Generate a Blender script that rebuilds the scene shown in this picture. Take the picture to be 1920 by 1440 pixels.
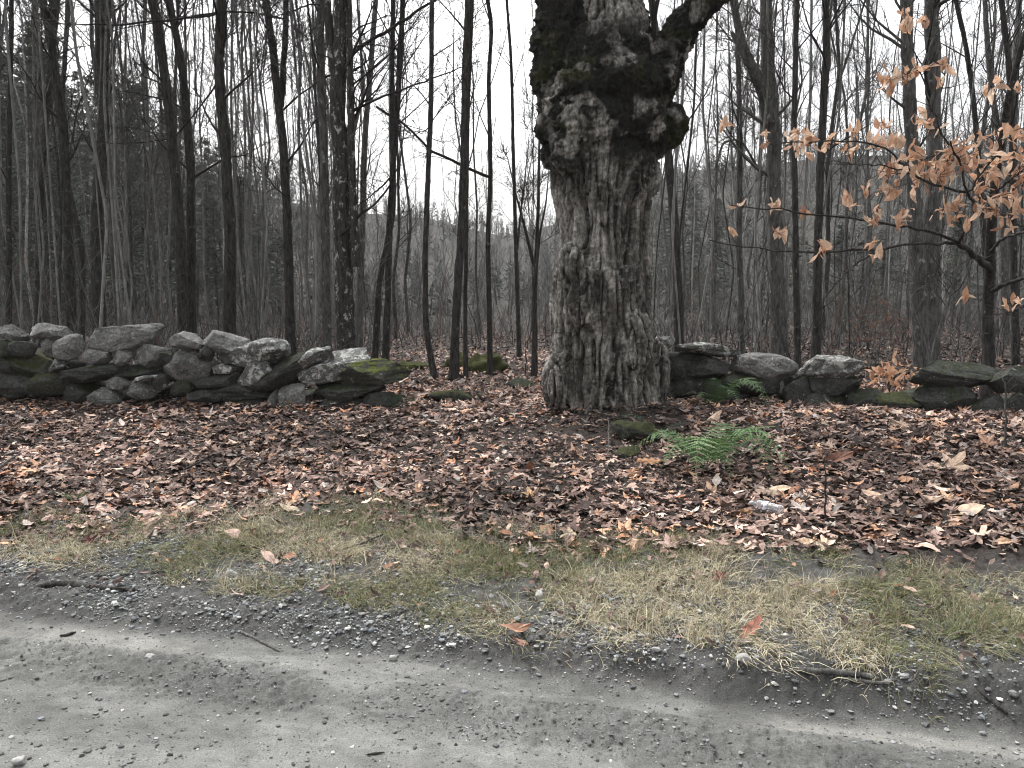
import bpy, bmesh, math, random
import numpy as np
from mathutils import Vector
rng = np.random.default_rng(7)
random.seed(7)
R = math.radians
scene = bpy.context.scene
for o in list(bpy.data.objects):
    bpy.data.objects.remove(o)

# ------------------------------------------------------------------ camera, sky, sun, exposure
F_PX, PITCH, CAM_Z = 1478.0, R(6.2), 1.6
cam_data = bpy.data.cameras.new("camera")
cam = bpy.data.objects.new("camera", cam_data)
scene.collection.objects.link(cam)
cam.location = (0, 0, CAM_Z)
cam.rotation_euler = (R(90) - PITCH, 0, 0)
cam_data.sensor_width = 36
cam_data.lens = 36 * F_PX / 1920
cam_data.clip_end = 2000
cam_data.clip_start = 0.05
scene.camera = cam

SUN_EL, SUN_AZ = R(60), R(-35)          # azimuth measured from +Y (straight ahead) towards +X
world = bpy.data.worlds.new("World")
scene.world = world
world.use_nodes = True
wn, wl = world.node_tree.nodes, world.node_tree.links
wn.clear()
sky = wn.new("ShaderNodeTexSky")
sky.sky_type = 'NISHITA'
sky.sun_disc = False
sky.sun_elevation = SUN_EL
sky.sun_rotation = SUN_AZ
sky.air_density = 1.0
sky.dust_density = 6.0
sky.ozone_density = 1.0
hs = wn.new("ShaderNodeHueSaturation")
hs.inputs['Saturation'].default_value = 0.10      # overcast: the cloud sheet takes nearly all colour out of the sky
bg = wn.new("ShaderNodeBackground")
bg.inputs['Strength'].default_value = 0.148
wo = wn.new("ShaderNodeOutputWorld")
wl.new(sky.outputs[0], hs.inputs['Color'])
wl.new(hs.outputs[0], bg.inputs['Color'])
wl.new(bg.outputs[0], wo.inputs['Surface'])

sd = bpy.data.lights.new("sun", 'SUN')
sd.energy = 1.15
sd.angle = R(28)
sd.color = (1.0, 0.97, 0.93)
so = bpy.data.objects.new("sun", sd)
scene.collection.objects.link(so)
sun_dir = Vector((math.sin(SUN_AZ) * math.cos(SUN_EL), math.cos(SUN_AZ) * math.cos(SUN_EL), math.sin(SUN_EL)))
so.rotation_euler = sun_dir.to_track_quat('Z', 'Y').to_euler()

vs = scene.view_settings
vs.view_transform = 'Standard'
vs.look = 'None'
vs.gamma = 1
vs.exposure = 1.42
vs.use_curve_mapping = False
scene.render.film_transparent = False
scene.cycles.use_denoising = True
scene.cycles.filter_width = 1.1
scene.cycles.max_bounces = 6
scene.cycles.diffuse_bounces = 3
scene.cycles.transparent_max_bounces = 8

# ------------------------------------------------------------------ helpers: noise, rays, meshes
def _h(ix, iy, iz, seed):
    n = (ix * 374761393 + iy * 668265263 + iz * 1440662683 + seed * 974634777) & 0xFFFFFFFF
    n = ((n ^ (n >> 13)) * 1274126177) & 0xFFFFFFFF
    n = ((n ^ (n >> 16)) * 2246822519) & 0xFFFFFFFF
    n = n ^ (n >> 15)
    return (n & 0xFFFFF) / float(0xFFFFF)

def vnoise(P, seed=0):
    """smooth value noise in 0..1; P is (..., 3)"""
    P = np.asarray(P, float)
    I = np.floor(P).astype(np.int64)
    f = P - I
    u = f * f * f * (f * (f * 6 - 15) + 10)
    x, y, z = I[..., 0], I[..., 1], I[..., 2]
    out = 0
    for dx in (0, 1):
        wx = u[..., 0] if dx else 1 - u[..., 0]
        for dy in (0, 1):
            wy = u[..., 1] if dy else 1 - u[..., 1]
            for dz in (0, 1):
                wz = u[..., 2] if dz else 1 - u[..., 2]
                out = out + wx * wy * wz * _h(x + dx, y + dy, z + dz, seed)
    return out

def fbm(P, octaves=4, seed=0, gain=0.5):
    P = np.asarray(P, float)
    a, s, t = 1.0, 0.0, 0.0
    for k in range(octaves):
        s = s + a * vnoise(P * (2.03 ** k) + 17.3 * k, seed + k)
        t += a
        a *= gain
    return s / t

def sstep(a, b, x):
    t = np.clip((np.asarray(x, float) - a) / (b - a), 0, 1)
    return t * t * (3 - 2 * t)

FWD = np.array([0, math.cos(PITCH), -math.sin(PITCH)])
UP = np.array([0, math.sin(PITCH), math.cos(PITCH)])
RIGHT = np.array([1.0, 0, 0])
CAM = np.array([0, 0, CAM_Z])

def ray(px, py):
    px, py = np.asarray(px, float), np.asarray(py, float)
    return FWD + RIGHT * ((px - 960) / F_PX)[..., None] + UP * ((720 - py) / F_PX)[..., None]

def atd(px, py, D):
    """the point seen at photo pixel (px, py) at the distance D ahead"""
    r = ray(px, py)
    return CAM + r * (np.asarray(D, float) / r[..., 1])[..., None]

def vcoord(x, y):
    """distance in metres beyond the road edge"""
    return (y - 3.27 + 0.232 * x) * 0.974

TREE_XY = (0.98, 8.15)
def height(x, y, fine=True):
    x, y = np.asarray(x, float), np.asarray(y, float)
    v = vcoord(x, y)
    P = np.stack([x, y, np.zeros_like(x)], -1)
    lip = 0.05 + 0.05 * sstep(-0.5, 1.5, x)
    edge = v + 0.10 * (fbm(P * 2.2, 3, 31) - 0.5)
    h = lip * sstep(-0.02, 0.17, edge)
    vv = np.maximum(v, 0)
    h = h + np.where(vv < 4.8, 0.078 * vv, 0.374 + 0.30 * (1 - np.exp(-np.maximum(vv - 4.8, 0) * 0.26)) * -0.5)
    h = h - 0.045 * np.exp(-((v + 0.10) / 0.12) ** 2) * sstep(-1.5, 1.0, x)
    r2 = (x - TREE_XY[0]) ** 2 + (y - TREE_XY[1]) ** 2
    h = h + 0.10 * np.exp(-r2 / 0.9 ** 2)
    off = sstep(0.2, 1.2, v)
    h = h + off * 0.10 * (fbm(P * 0.9, 3, 5) - 0.5)
    h = h + sstep(8, 30, v) * 1.2 * (fbm(P * 0.06, 2, 9) - 0.5)
    if fine:
        rut = sstep(-0.62, -0.50, v) * (1 - sstep(-0.26, -0.16, v))
        rough = 0.012 + 0.018 * rut * sstep(.35, .6, fbm(P * 1.7, 2, 77)) + 0.045 * sstep(-0.08, 0.1, v)
        h = h + rough * (fbm(P * 11, 5, 3, 0.72) - 0.5)
        cl = rut * sstep(0.30, 0.55, fbm(P * 1.9, 2, 78)) + sstep(-0.03, 0.10, v) * 0.9 + 0.10
        h = h + 0.007 * cl * sstep(0.60, 0.70, vnoise(P * 31, 14)) + 0.008 * cl * sstep(0.60, 0.68, vnoise(P * 53, 15))
        h = h + 0.006 * (fbm(P * np.array([0.7, 5, 1]), 2, 13) - 0.5) * (1 - sstep(-0.1, 0.1, v))
    return h

def at(px, py):
    """ground point under a photo pixel"""
    px, py = np.atleast_1d(np.asarray(px, float)), np.atleast_1d(np.asarray(py, float))
    r = ray(px, py)
    lo, hi = np.full(px.shape, 0.5), np.full(px.shape, 60.0)
    t = np.full(px.shape, 0.8)
    done = np.zeros(px.shape, bool)
    step = np.exp(np.linspace(math.log(0.8), math.log(80), 260))
    prev = np.full(px.shape, 0.8)
    res = np.full(px.shape, 80.0)
    for s in step:
        p = CAM + r * s
        below = p[..., 2] < height(p[..., 0], p[..., 1], False)
        new = below & ~done
        res[new] = s
        prev[new] = lastS if s > 0.8 else 0.8
        done |= below
        lastS = s
    lo, hi = prev.copy(), res.copy()
    for _ in range(14):
        m = (lo + hi) / 2
        p = CAM + r * m[..., None]
        below = p[..., 2] < height(p[..., 0], p[..., 1], False)
        hi = np.where(below, m, hi)
        lo = np.where(below, lo, m)
    return CAM + r * hi[..., None]

def at1(px, py):
    return at(px, py)[0]

def tag(o, label=None, cat=None, group=None, kind=None):
    if label: o['label'] = label
    if cat: o['category'] = cat
    if group: o['group'] = group
    if kind: o['kind'] = kind
    return o

def mk(name, V, F, mat, parent=None, org=None, col=None, smooth=True):
    """link vertices V and faces F (an int array or a list of int arrays) as ONE mesh object"""
    V = np.asarray(V, np.float32).reshape(-1, 3)
    if org is not None:
        V = V - np.asarray(org, np.float32)
    if not isinstance(F, list): F = [F]
    F = [np.asarray(f, np.int32) for f in F if len(f)]
    me = bpy.data.meshes.new(name)
    me.vertices.add(len(V))
    me.vertices.foreach_set("co", V.ravel())
    loops = np.concatenate([f.ravel() for f in F])
    sizes = np.concatenate([np.full(len(f), f.shape[1], np.int32) for f in F])
    me.loops.add(len(loops))
    me.loops.foreach_set("vertex_index", loops)
    me.polygons.add(len(sizes))
    me.polygons.foreach_set("loop_start", np.concatenate([[0], np.cumsum(sizes)[:-1]]).astype(np.int32))
    me.polygons.foreach_set("use_smooth", np.full(len(sizes), smooth))
    me.update(calc_edges=True)
    if col is not None:
        a = me.color_attributes.new("Col", 'FLOAT_COLOR', 'POINT')
        c = np.ones((len(V), 4), np.float32)
        c[:, :np.shape(col)[1]] = col
        a.data.foreach_set("color", c.ravel())
    if mat: me.materials.append(mat)
    o = bpy.data.objects.new(name, me)
    scene.collection.objects.link(o)
    if parent is not None:
        o.parent = parent
    elif org is not None:
        o.location = org
    return o

def thing(name, label, cat, loc, group=None):
    o = bpy.data.objects.new(name, None)
    scene.collection.objects.link(o)
    o.location = loc
    o.empty_display_size = 0.1
    return tag(o, label, cat, group)

def cat_meshes(items):
    """join a list of (V, F) with equal face size"""
    Vs, Fs, n = [], [], 0
    for V, F in items:
        Vs.append(V); Fs.append(F + n); n += len(V)
    return np.concatenate(Vs), np.concatenate(Fs)

def tubes(P, Rd, s=4, cap=False):
    """P (N,k,3) polylines, Rd (N,k) radii -> one mesh of N tubes"""
    P = np.asarray(P, float); Rd = np.asarray(Rd, float)
    N, k, _ = P.shape
    T = np.gradient(P, axis=1)
    T /= np.linalg.norm(T, axis=2, keepdims=True) + 1e-9
    ref = np.where(np.abs(T[:, :1, 2:3]) > 0.8, np.array([1.0, 0, 0]), np.array([0, 0, 1.0]))
    A = np.cross(T, ref); A /= np.linalg.norm(A, axis=2, keepdims=True) + 1e-9
    B = np.cross(T, A)
    th = np.arange(s) * 2 * math.pi / s
    V = P[:, :, None] + Rd[:, :, None, None] * (A[:, :, None] * np.cos(th)[:, None] + B[:, :, None] * np.sin(th)[:, None])
    base = (np.arange(N) * k * s)[:, None, None]
    i = np.arange(k - 1)[None, :, None]
    j = np.arange(s)[None, None, :]
    j2 = (j + 1) % s
    a = base + i * s + j; b = base + i * s + j2
    F = np.stack([a, b, b + s, a + s], -1).reshape(-1, 4)
    return V.reshape(-1, 3), F

def resample(pts, n):
    """smooth (Catmull-like) resampling of a polyline to n points"""
    pts = np.asarray(pts, float)
    d = np.r_[0, np.cumsum(np.linalg.norm(np.diff(pts, axis=0), axis=1))]
    t = np.linspace(0, d[-1], n)
    out = np.stack([np.interp(t, d, pts[:, c]) for c in range(pts.shape[1])], -1)
    for _ in range(max(1, n // (2 * len(pts)))):
        out[1:-1] = (out[:-2] + 2 * out[1:-1] + out[2:]) / 4
    return out

# ------------------------------------------------------------------ materials
def new_mat(name):
    m = bpy.data.materials.new(name)
    m.use_nodes = True
    nt = m.node_tree
    return m, nt.nodes, nt.links, nt.nodes["Principled BSDF"]

def noise_node(n, l, scale, detail=4, rough=0.6, vec=None, coord='Object', stretch=None):
    tc = n.new("ShaderNodeTexCoord")
    src = tc.outputs[coord]
    if stretch:
        mp = n.new("ShaderNodeMapping")
        mp.inputs['Scale'].default_value = stretch
        l.new(src, mp.inputs['Vector'])
        src = mp.outputs[0]
    t = n.new("ShaderNodeTexNoise")
    t.inputs['Scale'].default_value = scale
    t.inputs['Detail'].default_value = detail
    t.inputs['Roughness'].default_value = rough
    l.new(src, t.inputs['Vector'])
    return t

def ramp(n, l, src, stops):
    r = n.new("ShaderNodeValToRGB")
    e = r.color_ramp.elements
    e[0].position, e[0].color = stops[0][0], (*stops[0][1], 1)
    e[1].position, e[1].color = stops[-1][0], (*stops[-1][1], 1)
    for p, c in stops[1:-1]:
        q = e.new(p); q.color = (*c, 1)
    l.new(src, r.inputs[0])
    return r

def bump(n, l, bsdf, src, strength, dist):
    b = n.new("ShaderNodeBump")
    b.inputs['Strength'].default_value = strength
    b.inputs['Distance'].default_value = dist
    l.new(src, b.inputs['Height'])
    l.new(b.outputs[0], bsdf.inputs['Normal'])
    return b

def mixc(n, l, fac, a, b, mode='MIX'):
    m = n.new("ShaderNodeMix")
    m.data_type = 'RGBA'
    m.blend_type = mode
    for k, s in ((0, fac), (6, a), (7, b)):
        if hasattr(s, 'links') or hasattr(s, 'is_linked'):
            l.new(s, m.inputs[k])
        elif k == 0:
            m.inputs[0].default_value = s
        else:
            m.inputs[k].default_value = (*s, 1)
    return m.outputs[2]

def mat_col(name, rough=0.9, scale=40, lo=0.7, hi=1.25, bump_s=0.0, bump_d=0.01, spec=0.2, coord='Object', transl=0.0):
    """base colour from the Col attribute, broken up by noise"""
    m, n, l, b = new_mat(name)
    at_ = n.new("ShaderNodeAttribute"); at_.attribute_name = "Col"
    t = noise_node(n, l, scale, 4, 0.6, coord=coord)
    rp = ramp(n, l, t.outputs['Fac'], [(0.3, (lo,) * 3), (0.7, (hi,) * 3)])
    c = mixc(n, l, 1.0, at_.outputs['Color'], rp.outputs[0], 'MULTIPLY')
    l.new(c, b.inputs['Base Color'])
    b.inputs['Roughness'].default_value = rough
    b.inputs['Specular IOR Level'].default_value = spec
    if bump_s: bump(n, l, b, t.outputs['Fac'], bump_s, bump_d)
    if transl:
        tr = n.new("ShaderNodeBsdfTranslucent")
        l.new(c, tr.inputs['Color'])
        mx = n.new("ShaderNodeMixShader")
        mx.inputs[0].default_value = transl
        l.new(b.outputs[0], mx.inputs[1]); l.new(tr.outputs[0], mx.inputs[2])
        l.new(mx.outputs[0], n["Material Output"].inputs['Surface'])
    return m

def mat_bark(name, dark, light, spot, spot_amt=0.62, scale=7.0):
    m, n, l, b = new_mat(name)
    t = noise_node(n, l, scale, 6, 0.7, stretch=(2.2, 2.2, 0.45))
    r1 = ramp(n, l, t.outputs['Fac'], [(0.35, dark), (0.68, light)])
    t2 = noise_node(n, l, 9.0, 5, 0.75, stretch=(1.3, 1.3, 0.8))
    mk_ = ramp(n, l, t2.outputs['Fac'], [(spot_amt, (0, 0, 0)), (spot_amt + 0.06, (1, 1, 1))])
    c = mixc(n, l, mk_.outputs[0], r1.outputs[0], spot)
    l.new(c, b.inputs['Base Color'])
    b.inputs['Roughness'].default_value = 0.95
    b.inputs['Specular IOR Level'].default_value = 0.15
    bump(n, l, b, t.outputs['Fac'], 0.8, 0.03)
    return m

def mat_stone(name, dark, light, lichen, lich_amt, moss, moss_amt):
    m, n, l, b = new_mat(name)
    oi = n.new("ShaderNodeObjectInfo")
    t = noise_node(n, l, 5.0, 8, 0.72)
    r1 = ramp(n, l, t.outputs['Fac'], [(0.3, dark), (0.7, light)])
    tf = noise_node(n, l, 42.0, 6, 0.8)
    rf = ramp(n, l, tf.outputs['Fac'], [(0.36, (0.42,) * 3), (0.64, (1.55,) * 3)])
    c = mixc(n, l, 1.0, r1.outputs[0], rf.outputs[0], 'MULTIPLY')
    t2 = noise_node(n, l, 13.0, 5, 0.75)
    mk_ = ramp(n, l, t2.outputs['Fac'], [(lich_amt, (0, 0, 0)), (lich_amt + 0.022, (1, 1, 1))])
    c = mixc(n, l, mk_.outputs[0], c, lichen)
    # moss keeps to upward faces
    g = n.new("ShaderNodeNewGeometry")
    sx = n.new("ShaderNodeSeparateXYZ"); l.new(g.outputs['Normal'], sx.inputs[0])
    t3 = noise_node(n, l, 8.0, 6, 0.7)
    ad = n.new("ShaderNodeMath"); ad.operation = 'MULTIPLY_ADD'
    l.new(sx.outputs['Z'], ad.inputs[0]); ad.inputs[1].default_value = 0.35
    l.new(t3.outputs['Fac'], ad.inputs[2])
    mm = ramp(n, l, ad.outputs[0], [(moss_amt, (0, 0, 0)), (moss_amt + 0.12, (1, 1, 1))])
    t4 = noise_node(n, l, 30.0, 4, 0.7)
    mc = ramp(n, l, t4.outputs['Fac'], [(0.35, tuple(x * 0.5 for x in moss)), (0.65, tuple(x * 1.4 for x in moss))])
    c = mixc(n, l, mm.outputs[0], c, mc.outputs[0])
    l.new(c, b.inputs['Base Color'])
    b.inputs['Roughness'].default_value = 0.92
    b.inputs['Specular IOR Level'].default_value = 0.2
    bm_ = n.new('ShaderNodeMath'); bm_.operation = 'ADD'
    l.new(tf.outputs['Fac'], bm_.inputs[0]); l.new(t.outputs['Fac'], bm_.inputs[1])
    bump(n, l, b, bm_.outputs[0], 0.8, 0.02)
    return m

M_BARK_DARK = mat_bark("bark_dark", (0.011, 0.010, 0.0095), (0.072, 0.068, 0.063), (0.17, 0.17, 0.16), 0.62, 13.0)
M_BARK_SPOT = mat_bark("bark_spotted", (0.012, 0.011, 0.010), (0.075, 0.07, 0.065), (0.34, 0.34, 0.32), 0.57, 13.0)
M_BARK_GREY = mat_bark("bark_grey", (0.035, 0.034, 0.032), (0.155, 0.15, 0.143), (0.30, 0.30, 0.29), 0.60, 12.0)
M_BARK_ASH = mat_bark("bark_ash", (0.09, 0.088, 0.083), (0.27, 0.265, 0.255), (0.40, 0.40, 0.39), 0.62, 9.0)
M_BARK_PALE = mat_bark("bark_pale", (0.16, 0.155, 0.145), (0.45, 0.44, 0.42), (0.06, 0.055, 0.05), 0.60)
M_TWIG = mat_bark("twig_grey", (0.045, 0.0445, 0.043), (0.12, 0.118, 0.114), (0.14, 0.13, 0.125), 0.7, 3.0)
M_TWIG_DARK = mat_bark("twig_dark", (0.012, 0.011, 0.010), (0.04, 0.036, 0.033), (0.09, 0.085, 0.08), 0.7, 3.0)
M_NEEDLE = mat_col("needles", 0.8, 12, 0.5, 1.4, spec=0.2)
M_LEAF = mat_col("dead_leaf", 0.75, 45, 0.65, 1.3, 0.5, 0.006, 0.25)
M_BEECH = mat_col("beech_leaf", 0.7, 60, 0.8, 1.2, 0.3, 0.004, 0.3, transl=0.45)
M_GRASS = mat_col("grass_blade", 0.8, 30, 0.8, 1.2, spec=0.15, transl=0.2)
M_GRAVEL = mat_col("gravel", 0.9, 120, 0.75, 1.25, 0.4, 0.004, 0.25)
M_FERN = mat_col("fern", 0.6, 70, 0.75, 1.25, spec=0.3, transl=0.2)
M_BRUSH = mat_col("brush", 0.95, 20, 0.7, 1.3, spec=0.1)
M_HILLWOOD = mat_col("hill_wood", 0.95, 2.0, 0.7, 1.3, spec=0.1)
M_GROUND = mat_col("soil", 0.95, 160, 0.62, 1.38, 0.7, 0.006, 0.15)
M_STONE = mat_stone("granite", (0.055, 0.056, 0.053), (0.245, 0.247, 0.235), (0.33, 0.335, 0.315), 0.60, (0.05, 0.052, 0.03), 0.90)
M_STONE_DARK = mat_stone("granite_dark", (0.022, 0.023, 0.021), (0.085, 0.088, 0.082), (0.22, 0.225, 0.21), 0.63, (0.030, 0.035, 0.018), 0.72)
M_STONE_MOSS = mat_stone("granite_moss", (0.025, 0.027, 0.022), (0.07, 0.075, 0.06), (0.18, 0.185, 0.17), 0.65, (0.040, 0.044, 0.018), 0.62)
M_STONE_BRIGHT = mat_stone("granite_bright_moss", (0.025, 0.027, 0.022), (0.08, 0.083, 0.07), (0.22, 0.23, 0.20), 0.62, (0.085, 0.100, 0.024), 0.66)
M_STONE_LICHEN = mat_stone("granite_lichen", (0.05, 0.051, 0.049), (0.18, 0.182, 0.173), (0.40, 0.405, 0.385), 0.53, (0.06, 0.065, 0.03), 0.95)

# ------------------------------------------------------------------ ground and road
def px_curve(pts):
    """photo polyline on the ground -> function x -> v"""
    P = at([p[0] for p in pts], [p[1] for p in pts])
    x, v = P[:, 0], vcoord(P[:, 0], P[:, 1])
    o = np.argsort(x)
    return lambda q: np.interp(q, x[o], v[o])
V_LEAF = px_curve([(-300, 985), (0, 985), (250, 985), (500, 950), (700, 955), (900, 1000), (1100, 1030), (1300, 1030), (1500, 1060), (1700, 1085), (1920, 1110), (2300, 1130)])
V_GRASS = px_curve([(-300, 1030), (0, 1048), (200, 1068), (330, 1104), (560, 1120), (720, 1140), (900, 1195), (1060, 1205), (1250, 1200), (1450, 1225), (1600, 1240), (1750, 1268), (1920, 1240), (2300, 1250)])

def ground_colour(x, y):
    v = vcoord(x, y)
    P = np.stack([x, y, np.zeros_like(x)], -1)
    # coordinates along/across the road so that streaks follow it
    u = x * 0.974 - y * 0.226
    Q = np.stack([u * 0.9, v * 4.0, np.zeros_like(u)], -1)
    n1, n2 = fbm(Q, 4, 41), fbm(P * 3.0, 4, 42)
    n3 = fbm(P * 14, 3, 43)
    vw = v + 0.14 * (fbm(P * 1.1, 3, 44) - 0.5) + 0.05 * (n3 - 0.5)
    light = np.array([0.140, 0.142, 0.135]); mid = np.array([0.120, 0.121, 0.116]); dark = np.array([0.064, 0.065, 0.062])
    soil = np.array([0.066, 0.065, 0.062]); humus = np.array([0.034, 0.028, 0.025])
    a = sstep(0.33, 0.62, n1 * 0.65 + n2 * 0.35)[..., None]
    c = mid * (1 - a) + light * a
    band = (sstep(-0.66, -0.48, vw) * (1 - sstep(-0.27, -0.17, vw)) * sstep(0.25, 0.5, n2))[..., None] * 0.62
    right = (sstep(-0.3, 1.2, x) * (1 - sstep(-0.35, -0.18, vw)) * sstep(-1.6, -0.7, vw) * 0.5 * sstep(.35, .6, n2))[..., None]
    c = c * (1 - np.maximum(band, right)) + dark * np.maximum(band, right)
    mud = (sstep(-0.30, -0.20, vw) * sstep(0.30, 0.48, n2))[..., None] * 0.6
    c = c * (1 - mud) + np.array([0.088, 0.088, 0.084]) * mud
    silt = (sstep(-0.24, -0.17, vw) * (1 - sstep(-0.08, -0.02, vw)) * np.maximum(sstep(0.47, 0.55, fbm(np.stack([u * 1.6, v * 9, 0 * u], -1), 4, 45)), sstep(-1.25, -1.6, x) * sstep(-2.6, -2.2, x)))[..., None]
    c = c * (1 - silt) + np.array([0.160, 0.159, 0.148]) * silt
    sh = sstep(-0.08, 0.06, vw)[..., None]
    sl = sstep(0.35, 0.65, n2)[..., None] * 0.55
    c = c * (1 - sh) + sh * (soil * (1 - sl) + dark * sl)
    lf = sstep(0.0, 0.5, v - V_LEAF(x) + 0.5 * (n2 - 0.5))[..., None]
    c = c * (1 - lf) + humus * lf
    fine_ = fbm(np.stack([u * 18, v * 40, 0 * u], -1), 3, 46)[..., None]
    damp = 0.20 * sstep(0.50, 0.62, fbm(np.stack([u * 2.2, v * 5, 0 * u], -1) + 5, 4, 47))[..., None]
    return c * (0.60 + 0.36 * n3[..., None] + 0.50 * fine_) * (1 - damp)

def build_ground():
    yr = np.concatenate([np.linspace(-40, 1.2, 40), np.arange(1.2, 4.6, 0.011)[1:], 4.6 + np.cumsum(np.geomspace(0.012, 3.2, 330))])
    yr = yr[yr < 90]
    t = np.concatenate([np.linspace(-3.0, -0.62, 70), np.linspace(-0.62, 0.62, 620)[1:], np.linspace(0.62, 3.0, 70)[1:]])
    wid = np.where(yr > 0, 1.2 + yr * 1.05, 1.2 - yr * 0.6)
    X = t[None, :] * wid[:, None]
    Y = np.repeat(yr[:, None], len(t), 1)
    Z = height(X, Y)
    V = np.stack([X, Y, Z], -1).reshape(-1, 3)
    C = ground_colour(X, Y).reshape(-1, 3)
    nr, nc = X.shape
    i = np.arange(nr - 1)[:, None]; j = np.arange(nc - 1)[None, :]
    a = i * nc + j
    F = np.stack([a, a + 1, a + nc + 1, a + nc], -1).reshape(-1, 4)
    fc = V[F].mean(1)
    road = vcoord(fc[:, 0], fc[:, 1]) < 0.02
    for nm, sel in (("road", road), ("ground", ~road)):
        f = F[sel]
        used, inv = np.unique(f, return_inverse=True)
        o = mk(nm, V[used], inv.reshape(f.shape), M_GROUND, col=C[used])
        tag(o, kind='structure')
build_ground()

# distant hill: a wide ridge behind the woods, lowest behind the gap left of the big maple
SKY = [(-1800, 240), (-600, 250), (0, 270), (300, 300), (440, 345), (600, 392), (800, 402), (950, 430), (1050, 415), (1200, 340), (1300, 316), (1500, 310), (1920, 306), (2600, 300), (3600, 300)]
RIDGE = 190.0
def hill_z(x, y):
    r = np.hypot(x, y)
    px = 960 + F_PX * x / np.maximum(y, 1) / 1.0
    sy = np.interp(px, [s[0] for s in SKY], [s[1] for s in SKY])
    ang = np.arctan((720 - sy) / F_PX) - PITCH
    H = RIDGE * np.tan(ang) + CAM_Z
    t = np.clip((r - 60) / (RIDGE - 60), 0, None)
    prof = np.where(t < 1, t ** 1.5, np.maximum(1 - (t - 1) * 0.5, -1))
    P = np.stack([x, y, 0 * x], -1)
    return H * prof + 4.0 * (fbm(P * 0.03, 3, 61) - 0.5) * np.clip(t, 0, 1) - 0.6
def build_hill():
    az = np.radians(np.linspace(-72, 72, 180)); rr = np.linspace(58, 300, 70)
    A, Rr = np.meshgrid(az, rr)
    X, Y = Rr * np.sin(A), Rr * np.cos(A)
    Z = hill_z(X, Y)
    V = np.stack([X, Y, Z], -1).reshape(-1, 3)
    n = fbm(V * 0.15, 4, 62)[:, None]
    C = np.array([0.036, 0.033, 0.029]) * (0.5 + n)
    nr, nc = X.shape
    a = np.arange(nr - 1)[:, None] * nc + np.arange(nc - 1)[None, :]
    F = np.stack([a, a + nc, a + nc + 1, a + 1], -1).reshape(-1, 4)
    tag(mk("hill", V, F, M_HILLWOOD, col=C), kind='structure')
build_hill()

# ------------------------------------------------------------------ twig generators
def grow(start, direc, length, k, wig, lift, r0, r1):
    """N curved shoots of k points"""
    N = len(start)
    d = direc / np.linalg.norm(direc, axis=1, keepdims=True)
    P = np.zeros((N, k, 3)); P[:, 0] = start
    st = (length / (k - 1))[:, None]
    for i in range(1, k):
        d = d + rng.normal(0, wig, (N, 3)) + np.array([0, 0, lift])
        d /= np.linalg.norm(d, axis=1, keepdims=True)
        P[:, i] = P[:, i - 1] + d * st
    Rr = r0[:, None] + (r1 - r0)[:, None] * np.linspace(0, 1, k)
    return P, Rr

def along(P, Rr, n, lo=0.25):
    """n random places along each of N polylines: point, tangent, radius"""
    N, k, _ = P.shape
    t = (lo + (0.98 - lo) * rng.random((N, n))) * (k - 1)
    i = np.minimum(t.astype(int), k - 2); f = (t - i)[..., None]
    a = np.take_along_axis(P, i[..., None], 1); b = np.take_along_axis(P, i[..., None] + 1, 1)
    ra = np.take_along_axis(Rr, i, 1)
    return (a + (b - a) * f).reshape(-1, 3), (b - a).reshape(-1, 3), ra.reshape(-1), (t / (k - 1)).reshape(-1)

def side_dirs(T, spread, up):
    T = T / (np.linalg.norm(T, axis=1, keepdims=True) + 1e-9)
    q = rng.normal(0, 1, T.shape)
    q -= (q * T).sum(1, keepdims=True) * T
    q /= np.linalg.norm(q, axis=1, keepdims=True) + 1e-9
    return T * (1 - spread) + q * spread + np.array([0, 0, up])

def bare_crown(stem, rad, n1, len1, n2=6, n3=5, lo=0.3, up=0.25, thin=1.0):
    """bare limbs, branches and twigs off one stem polyline"""
    P0, R0 = stem[None], rad[None]
    s, T, r, t = along(P0, R0, n1, lo)
    L = len1 * (0.45 + 0.8 * rng.random(n1)) * (1.15 - 0.75 * t)
    d = side_dirs(T, 0.62, up)
    P1, R1 = grow(s, d, L, 6, 0.16, 0.05, np.maximum(r * 0.30, 0.006) * thin, np.full(n1, 0.003) * thin)
    items = [tubes(P1, R1, 4)]
    s, T, r, t = along(P1, R1, n2, 0.2)
    P2, R2 = grow(s, side_dirs(T, 0.5, 0.12), np.repeat(L, n2) * (0.22 + 0.3 * rng.random(n1 * n2)), 4, 0.2, 0.04, np.maximum(r * 0.55, 0.0035) * thin, np.full(n1 * n2, 0.0022) * thin)
    items.append(tubes(P2, R2, 3))
    if n3:
        s, T, r, t = along(P2, R2, n3, 0.2)
        m = len(s)
        P3, R3 = grow(s, side_dirs(T, 0.5, 0.08), 0.12 + 0.35 * rng.random(m), 3, 0.2, 0.03, np.full(m, 0.003) * thin, np.full(m, 0.0016) * thin)
        items.append(tubes(P3, R3, 3))
    return cat_meshes(items)

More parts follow.
